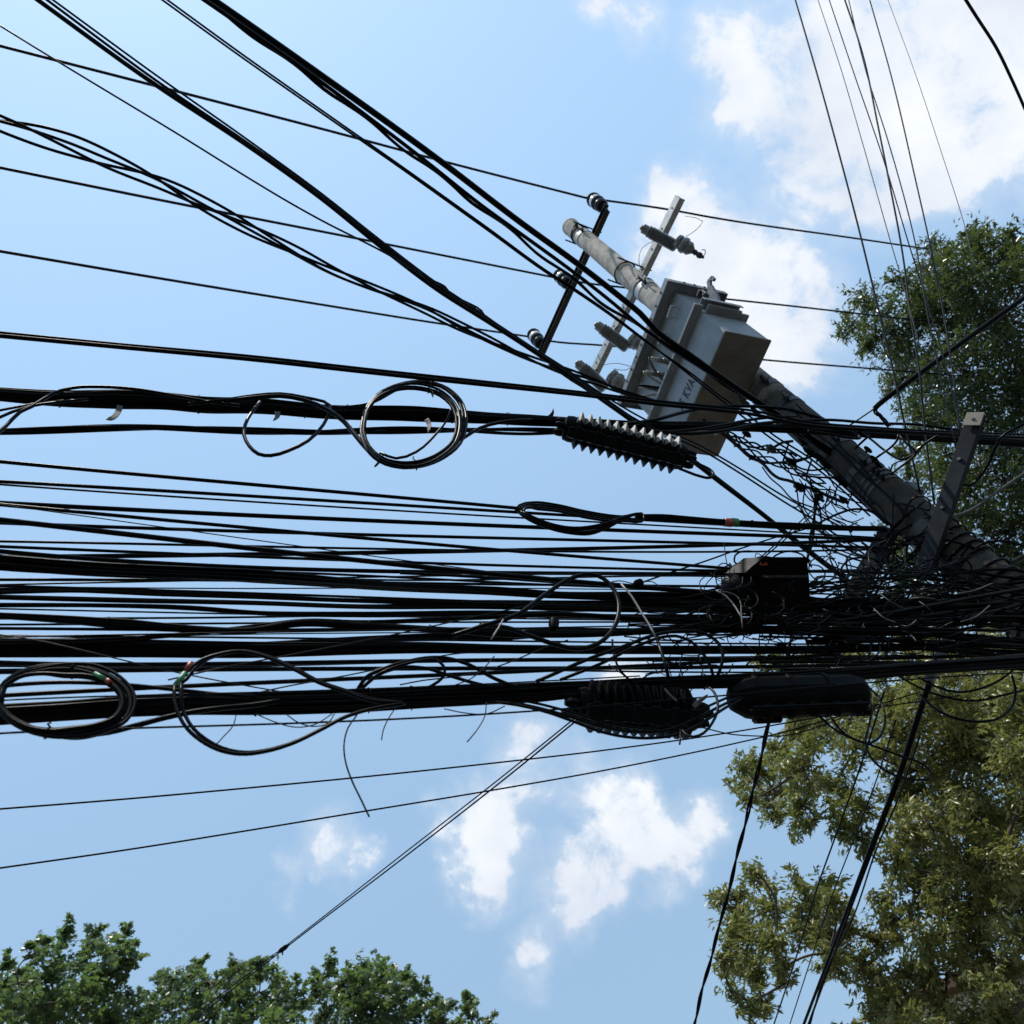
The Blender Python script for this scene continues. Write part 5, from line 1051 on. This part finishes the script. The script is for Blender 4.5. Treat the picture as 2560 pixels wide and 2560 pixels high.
# ------------------------------------------------------------------ the tangle around the lower pole: individual loose wires
TANG = 'thin black wire lost in the tangle between the terminal box and the lower pole'
G = 'loose wires of the tangle at the lower pole'
R2 = random.Random(5)
def tangle(n, fx, w, zfun, lab, grp, m=('cable', 'cable_matt')):
    for i in range(n):
        pts = fx(); zz = [zfun(*p_) for p_ in pts]
        cable(lab, pts, R2.uniform(*w), zz=zz, m=R2.choice(m), name='loose_wire', cat='wire', group=grp, n=5, step=11)
def zt(x, y):
    a = zplane(x, y, STREET - YS*.2); return a*R2.uniform(.985, 1.03)
def f_long():                                           # slack runs from the bundles into the pole
    x0 = R2.uniform(1560, 2050); y0 = R2.uniform(1475, 1600); x1 = R2.uniform(2230, 2480); y1 = R2.uniform(1380, 1590)
    s = R2.uniform(-14, 22); return [(x0 + (x1-x0)*t, y0 + (y1-y0)*t + s*math.sin(math.pi*t) + R2.uniform(-13, 13)) for t in (0, .15, .3, .45, .6, .75, .88, 1)]
def f_short():
    x0 = R2.uniform(1500, 2250); y0 = R2.uniform(1500, 1690); a = R2.uniform(0, math.pi); L = R2.uniform(30, 110)
    b = a + R2.uniform(-1.4, 1.4); x1, y1 = x0 + L*math.cos(a), y0 + L*math.sin(a)*.7
    return [(x0, y0), ((x0+x1)/2 + R2.uniform(-14, 14), (y0+y1)/2 + R2.uniform(-12, 12)), (x1, y1), (x1 + L*.5*math.cos(b), y1 + L*.4*math.sin(b))]
def f_loop():
    x0 = R2.uniform(1850, 2420); y0 = R2.uniform(1390, 1640); r = R2.uniform(14, 52); a0 = R2.uniform(0, 6.28); sp = R2.uniform(3.5, 6.2); q = R2.uniform(.5, 1)
    return [(x0 + r*math.cos(a0 + sp*t)*(1 + .2*t), y0 + r*q*math.sin(a0 + sp*t)) for t in np.linspace(0, 1, 7)]
def f_pole():
    x0 = R2.uniform(2000, 2300); y0 = R2.uniform(1330, 1560); x1 = R2.uniform(2230, 2520); y1 = polepx(x1) + R2.uniform(-60, 90)
    return [(x0, y0), (x0 + (x1-x0)*.35 + R2.uniform(-20, 20), y0 + (y1-y0)*.3 + R2.uniform(5, 40)), (x0 + (x1-x0)*.7, y0 + (y1-y0)*.75 + R2.uniform(-25, 25)), (x1, y1)]
def f_upper():
    x0 = R2.uniform(1960, 2140); y0 = R2.uniform(1140, 1290); a = R2.uniform(.3, 1.4); L = R2.uniform(50, 130)
    x1, y1 = x0 + L*math.cos(a), y0 + L*math.sin(a); return [(x0, y0), ((x0+x1)/2 + R2.uniform(-22, 14), (y0+y1)/2 + R2.uniform(-10, 18)), (x1, y1), (x1 + R2.uniform(-30, 50), y1 + R2.uniform(-20, 40))]
def f_right():
    x0 = R2.uniform(2260, 2420); y0 = R2.uniform(1420, 1640); x1 = R2.uniform(2640, 2900); y1 = y0 + R2.uniform(-50, 80)
    return [(x0, y0), (x0 + (x1-x0)*.4, y0 + (y1-y0)*.4 + R2.uniform(-16, 22)), (x0 + (x1-x0)*.7, y0 + (y1-y0)*.7 + R2.uniform(-16, 16)), (x1, y1)]
def f_box():
    x0 = R2.uniform(1770, 2010); y0 = R2.uniform(1420, 1540); a = R2.uniform(0, 6.28); r = R2.uniform(12, 40); sp = R2.uniform(1.5, 5)
    return [(x0 + r*math.cos(a + sp*t)*(1 + .3*t), y0 + r*.8*math.sin(a + sp*t)) for t in np.linspace(0, 1, 6)]
tangle(26, f_box, (2, 4), lambda x, y: zplane(x, y, STREET - YS*.46), 'thin wire curling over the terminal box and dome closure', 'wires over the terminal box')
def f_thick():
    x0 = R2.uniform(1950, 2160); y0 = R2.uniform(1490, 1620); x1 = R2.uniform(2640, 2900); y1 = R2.uniform(1400, 1640)
    s = R2.uniform(-10, 26); return [(x0, y0), (x0 + (x1-x0)*.3, y0 + (y1-y0)*.3 + s + R2.uniform(-8, 8)), (x0 + (x1-x0)*.65, y0 + (y1-y0)*.65 + s*.6 + R2.uniform(-8, 8)), (x1, y1)]
tangle(14, f_thick, (7, 13), zt, 'medium black cable squeezed into the dark mass at the lower pole', 'medium cables in the dark mass at the lower pole')
tangle(46, f_long, (2.4, 5.5), zt, TANG, G)
tangle(74, f_short, (2.2, 4), zt, TANG, G)
tangle(72, f_loop, (2.6, 5.5), zt, TANG, G)
tangle(34, f_pole, (3, 6.5), lambda x, y: zpole(x, y)*R2.uniform(.95, .985), TANG, G)
tangle(32, f_right, (4, 10), zt, TANG, G)
tangle(22, f_upper, (2.6, 4.2), lambda x, y: zpole(x, y)*R2.uniform(.955, .985), 'thin black wire curling among the jumpers between tank and pole', 'loose wires between tank and pole')
def f_pale():
    x0 = R2.uniform(2180, 2420); y0 = R2.uniform(1480, 1580); a = R2.uniform(-.6, .9); L = R2.uniform(40, 110)
    return [(x0, y0), (x0 + L*.5*math.cos(a), y0 + L*.5*math.sin(a) + R2.uniform(-10, 10)), (x0 + L*math.cos(a), y0 + L*math.sin(a))]
tangle(9, f_pale, (2.6, 4), lambda x, y: zt(x, y)*.97, 'dusty brownish wire end catching light in the tangle near the lower pole', 'dusty wires in the tangle', ('cable_grey',))

# ------------------------------------------------------------------ trees
def leaf_mesh(name, C, N, A, size, shape, m, parent):
    """C centres, N normals, A long axes (n,3); shape 'lance' or 'lobed'"""
    n = len(C); A = A - N * np.sum(A*N, axis=1)[:, None]; A /= np.linalg.norm(A, axis=1)[:, None] + 1e-9; B = np.cross(N, A)
    if shape == 'lance':
        prof = np.array([(-.5, 0, 0), (-.12, .17, .04), (.5, 0, -.10), (-.12, -.17, .04)]); faces = [(0, 1, 2), (0, 2, 3)]
    else:
        prof = np.array([(-.42, 0, 0), (-.22, .34, .05), (.02, .20, .02), (.20, .48, -.06), (.24, .16, 0), (.58, 0, -.12), (.24, -.16, 0), (.20, -.48, -.06), (.02, -.20, .02), (-.22, -.34, .05)])
        faces = [(0, 1, 2, 3, 4, 5), (0, 5, 6, 7, 8, 9)]
    k = len(prof); s = size[:, None, None]
    V = C[:, None, :] + s*(prof[None, :, 0, None]*A[:, None, :] + prof[None, :, 1, None]*B[:, None, :] + prof[None, :, 2, None]*N[:, None, :])
    V = V.reshape(-1, 3).astype(np.float32); me = bpy.data.meshes.new(name)
    lens = [len(f) for f in faces]; tot = sum(lens); flat = np.concatenate([np.array(f) for f in faces])
    idx = (np.arange(n)[:, None]*k + flat[None, :]).ravel().astype(np.int32)
    st = (np.arange(n)[:, None]*tot + np.concatenate([[0], np.cumsum(lens)[:-1]])[None, :]).ravel().astype(np.int32)
    me.vertices.add(len(V)); me.vertices.foreach_set('co', V.ravel()); me.loops.add(len(idx)); me.loops.foreach_set('vertex_index', idx)
    me.polygons.add(n*len(faces)); me.polygons.foreach_set('loop_start', st)
    me.polygons.foreach_set('loop_total', np.tile(np.array(lens, np.int32), n)); me.update(calc_edges=True); me.validate()
    me.materials.append(m); o = bpy.data.objects.new(name, me); COL.objects.link(o)
    o.parent = parent; o.matrix_parent_inverse = Matrix.Translation(-parent.location); return o
def limb(mb, a, b, r0, r1, bend=.12, n=7):
    a, b = np.asarray(a), np.asarray(b); L = np.linalg.norm(b-a); o = RNG.normal(size=3)*L*bend; o[2] = abs(o[2])*.6 - L*.02
    t = np.linspace(0, 1, n)[:, None]; pts = a + (b-a)*t + o*np.sin(math.pi*t)
    mb.tube(pts, np.linspace(r0, r1, n), 7); return pts
def tree(name, label, base, blobs, leafm, shape, lsize, dens, droop, group, trunk_r=.22, clump=.30, nclump=1.0, fork=None):
    """blobs: (world centre, radius in metres). Twigs fan out inside every blob and each carries a spray of leaves."""
    root = empty(name, (base[0], base[1], 0), label, 'tree', group)
    mb = MB(); top = np.mean([b[0] for b in blobs], axis=0); zs = sorted(b[0][2] for b in blobs)
    f0 = np.array([base[0] + (top[0]-base[0])*.25, base[1] + (top[1]-base[1])*.25, fork or max(2.6, zs[0]*.75)])
    tr = limb(mb, (base[0], base[1], -.1), f0, trunk_r, trunk_r*.72, .03, 9)
    f1 = f0 + (top - f0)*.55; main = limb(mb, f0, f1, trunk_r*.7, trunk_r*.4, .08)
    C = []; OD = []; CS = []; nodes = [f0, (f0+f1)/2, f1]; order = sorted(blobs, key=lambda b: np.linalg.norm(b[0]-f1))
    tw = MB()
    for c, r in order:
        best = min(nodes, key=lambda q: np.linalg.norm(q-c) + (0 if q[2] < c[2] else (q[2]-c[2])*.8)); L = np.linalg.norm(c-best)
        r0 = min(trunk_r*.25, .010 + L*.010); pts = limb(mb, best, c, r0, max(.012, r0*.35), .1); nodes.append(c); nodes.append(pts[len(pts)//2])
        k = max(5, int(nclump*26*(r/.55)**1.4))
        dirs = RNG.normal(size=(k, 3)); dirs /= np.linalg.norm(dirs, axis=1)[:, None]
        ends = c + dirs*(r*RNG.uniform(.40, 1.0, size=k)**.75)[:, None]
        for j, e in enumerate(ends):
            if j % 2 == 0: limb(mb, c, e, .008, .003, .12, 5)
        C.append(ends); CS.append(np.full(k, min(1.0, max(.55, r/.45)))); OD.append(dirs*.8 + RNG.normal(size=(k, 3))*.25)
    C = np.concatenate(C); CS = np.concatenate(CS); m = len(C); per = RNG.poisson(dens*np.maximum(CS, .6)) + 3
    cid = np.repeat(np.arange(m), per); n = len(cid)
    outd = np.concatenate(OD); outd = outd + np.array([0, 0, .15]); cl = clump*CS[cid]; along = RNG.uniform(-.8, 1.25, n)*cl
    off = RNG.normal(size=(n, 3)); off *= (cl*RNG.uniform(.25, 1.0, n)/ (np.linalg.norm(off, axis=1)+1e-9))[:, None]; off[:, 2] *= .72
    off = off*(1.0 - .38*np.clip(along/cl, 0, 1))[:, None]*.85 + outd[cid]*along[:, None]
    pos = C[cid] + off
    tilt = RNG.normal(size=(m, 3))*.45; nor = tilt[cid] + RNG.normal(size=(n, 3))*.55 + np.array([0, 0, 1.0]); nor /= np.linalg.norm(nor, axis=1)[:, None]
    ax = off/(np.linalg.norm(off, axis=1)[:, None]+1e-9) + RNG.normal(size=(n, 3))*.5 + np.array([0, 0, -droop])
    sz = lsize*RNG.uniform(.65, 1.25, n)
    mb.build('trunk', M['bark'], root, True)
    leaf_mesh('crown', pos, nor, ax, sz, shape, M[leafm], root); return root, n
def blobs_px(lst, D, dv, rs=1.0, shape=None):
    res = []
    for e in lst:
        x, y, r = e[:3]; d = D + RNG.uniform(-dv, dv); z = zdist(x, y, d); res.append((P(x, y, z), r*rs*z/F))
    return res
NL = 0
def base_at(px, py, D): q = ray(px, py); h = q[:2]/np.linalg.norm(q[:2])*D; return (h[0], h[1])

# tree behind the pole, upper right
UPR = [(2165,765,48),(2125,815,30),(2108,832,16),(2160,850,34),(2230,830,70),(2285,735,55),(2262,700,28),(2360,690,60),(2332,630,32),(2340,660,36),(2450,640,70),(2430,582,26),(2460,590,24),(2520,600,36),(2535,575,18),(2540,670,75),(2480,780,105),
 (2360,830,95),(2265,905,62),(2230,960,36),(2310,980,70),(2420,930,105),(2530,890,100),(2340,1060,60),(2450,1050,95),(2545,1070,95),(2285,1030,22),(2600,800,110),(2610,980,110),(2600,640,60),(2640,1150,120),(2320,770,60),(2420,720,70)]
r_, n_ = tree('leafy_tree', 'dark glossy-leaved tree high behind the upper pole and tank at the right edge', base_at(2600, 1200, 13.5), blobs_px(UPR, 12.8, 1.1), 'leaf_dark', 'lance', .105, 30, .5, 'trees behind the pole', .24, .27, 2.0); NL += n_
MIDR = [(2330,1190,48),(2275,1190,30),(2248,1255,26),(2260,1140,20),(2300,1130,22),(2400,1180,70),(2410,1290,80),(2510,1200,90),(2520,1330,90),(2300,1310,22),(2480,1430,80),(2570,1450,80),(2250,1345,34),(2210,1330,24),(2262,1390,30),(2225,1395,26),(2265,1450,30),(2240,1490,22),(2330,1470,40),(2310,1530,26),(2420,1520,60),(2620,1250,100),(2640,1400,110),(2190,1580,22),(2250,1590,26),(2330,1600,30)]
r_, n_ = tree('leafy_tree', 'green tree half hidden behind the lower pole and its tangle of wires', base_at(2680, 1500, 14.0), blobs_px(MIDR, 13.2, 1.0), 'leaf_dark', 'lance', .105, 30, .5, 'trees behind the pole', .22, .27, 2.2); NL += n_
# big olive tree, lower right
LOWR = [(1900,1650,18),(1945,1650,28),(2000,1668,26),(2060,1660,30),(2120,1650,30),(2190,1660,44),(2280,1660,55),(2380,1650,60),(2500,1650,70),
 (1990,1800,32),(1972,1830,24),(2050,1825,50),(2130,1800,55),(2230,1760,65),(2340,1760,80),(2450,1760,90),(2550,1760,80),
 (1858,1915,22),(1862,1965,24),(1870,2000,20),(1898,1925,40),(1945,1888,38),(1925,1985,46),(1940,2030,24),(2008,1920,58),(2005,2015,50),(1990,2062,20),(2030,2060,20),(2085,1960,52),(2100,2040,46),(2140,2090,34),(2160,2030,30),(2135,1868,50),(2160,2115,18),
 (2236,1843,60),(2298,1926,65),(2381,1843,85),(2464,1822,85),(2520,1905,85),(2381,1967,75),(2250,2000,45),(2265,2060,52),(2340,2070,65),(2430,2030,70),(2510,2050,65),(2245,2150,36),(2330,2160,70),(2420,2174,75),(2500,2153,80),(2600,1900,100),(2620,2080,110),
 (2298,2236,60),(2422,2277,80),(2526,2236,80),(2210,2250,30),(2236,2310,45),(2340,2340,70),(2195,2350,34),(2440,2360,70),(2540,2330,60),(2630,2250,110),
 (1897,2200,26),(1890,2180,16),(1843,2250,36),(1800,2262,18),(1934,2270,46),(1850,2310,40),(2015,2240,42),(2060,2220,30),(2083,2250,36),(2008,2310,50),(1870,2350,46),(1826,2330,20),(1935,2360,44),(1818,2402,28),(1850,2430,42),(1830,2480,26),(1895,2440,30),(1872,2512,30),(1910,2520,24),(1955,2420,22),(1970,2455,18),(2050,2330,48),(2070,2385,40),(2120,2330,40),(2100,2430,26),
 (2160,2420,44),(2195,2470,45),(2277,2443,55),(2240,2530,60),(2180,2545,30),(2330,2430,44),(2350,2530,36),(2420,2440,40),(2484,2470,38),(2520,2420,34),(2480,2540,50),(2560,2520,50),(2430,2590,60),(2280,2620,80),(2150,2620,50),(2560,2640,90)]
r_, n_ = tree('leafy_tree', 'big olive-green tree filling the lower right corner below the cables', base_at(2520, 2300, 12.8), blobs_px(LOWR, 11.6, 1.2), 'leaf_olive', 'lance', .102, 30, .6, 'trees behind the pole', .30, .24, 3.6, fork=2.9); NL += n_
# row of lobed-leaf trees, bottom left
T1 = [(171,2318,12),(168,2345,20),(240,2335,15),(236,2362,22),(318,2338,14),(306,2365,22),(108,2352,16),(90,2380,24),(24,2402,14),(40,2430,16),(10,2470,30),(140,2400,44),(195,2405,46),(262,2400,44),(305,2420,34),(330,2390,14),(60,2470,46),(130,2480,60),(215,2480,62),(285,2480,50),(20,2530,50),(110,2560,70),(210,2570,75),(300,2560,50),(330,2520,26),(-30,2540,60),(60,2640,90),(240,2660,90)]
T2 = [(370,2500,24),(410,2460,24),(398,2450,14),(440,2480,32),(497,2414,12),(485,2432,18),(470,2456,26),(520,2470,34),(575,2430,20),(582,2412,12),(590,2468,44),(654,2404,13),(650,2425,24),(640,2450,40),(690,2460,34),(740,2470,26),(700,2500,50),(600,2520,60),(500,2520,60),(420,2530,55),(360,2545,36),(760,2505,30),(720,2560,60),(560,2600,80),(420,2630,80),(690,2640,80)]
T3 = [(822,2402,14),(826,2428,20),(795,2440,16),(800,2468,26),(850,2470,42),(916,2412,16),(926,2432,28),(962,2424,14),(965,2446,38),(905,2480,60),(1014,2448,18),(1012,2478,32),(1055,2490,32),(980,2520,60),(1075,2510,20),(820,2530,50),(900,2550,70),(1020,2560,60),(1098,2520,20),(1110,2545,34),(1172,2492,9),(1176,2515,14),(1182,2540,20),(1150,2552,26),(1200,2565,26),(900,2640,90),(1080,2640,80)]
for lb, L, D, b in (('leftmost lobed-leaf tree of the row along the bottom edge, tallest of the three', T1, 19, (150, 2500)), ('middle lobed-leaf tree of the row along the bottom edge, under the double wire', T2, 20.5, (560, 2520)), ('right lobed-leaf tree of the row along the bottom edge, ending in a lone spire', T3, 21.5, (930, 2540))):
    r_, n_ = tree('maple_tree', lb, base_at(*b, D), blobs_px(L, D, 1.2), 'leaf_maple', 'lobed', .14, 26, .35, 'row of trees along the bottom edge', .24, .27, .8); NL += n_
print('LEAVES', NL)

# ------------------------------------------------------------------ sand-coloured building behind the lower right tree
c0 = base_at(2520, 2450, 24.0); bx, by = c0
bld = empty('building', (bx + 5, by + 6, 0), 'sand-coloured building glimpsed through the lower right tree in the corner', 'building')
HB = 7.6
mb = MB(); mb.bbox((bx + 5, by + 6, HB/2), XD, YD, UP, 7.5, 6, HB/2, .02); mb.build('wall', M['render'], bld)
mb = MB(); mb.bbox((bx + 5, by + 6, HB + .12), XD, YD, UP, 7.8, 6.3, .12, .02); mb.build('roof', M['rust'], bld)
for i in range(5):
    for fl in (1.6, 4.8):
        x = bx - 1 + i*3.0
        mb = MB()
        for s in (-.62, .62): mb.bbox((x + s, by - .035, fl + .7), XD, YD, UP, .04, .033, .80, .005)
        for s in (-.76, .76): mb.bbox((x, by - .035, fl + .7 + s), XD, YD, UP, .575, .033, .04, .005)
        w_ = mb.build('window', M['frame'], bld)
        mb = MB(); mb.bbox((x, by - .02, fl + .7), XD, YD, UP, .575, .015, .715, .003); mb.build('pane', M['glass'], w_)
for fl in (1.6, 4.8):
    for j in range(3):
        yy = by + 2 + j*3.5; mb = MB()
        for s in (-.62, .62): mb.bbox((bx - 2.535, yy + s, fl + .7), YD, XD, UP, .04, .033, .80, .005)
        for s in (-.76, .76): mb.bbox((bx - 2.535, yy, fl + .7 + s), YD, XD, UP, .575, .033, .04, .005)
        w_ = mb.build('window', M['frame'], bld)
        mb = MB(); mb.bbox((bx - 2.52, yy, fl + .7), YD, XD, UP, .575, .015, .715, .003); mb.build('pane', M['glass'], w_)
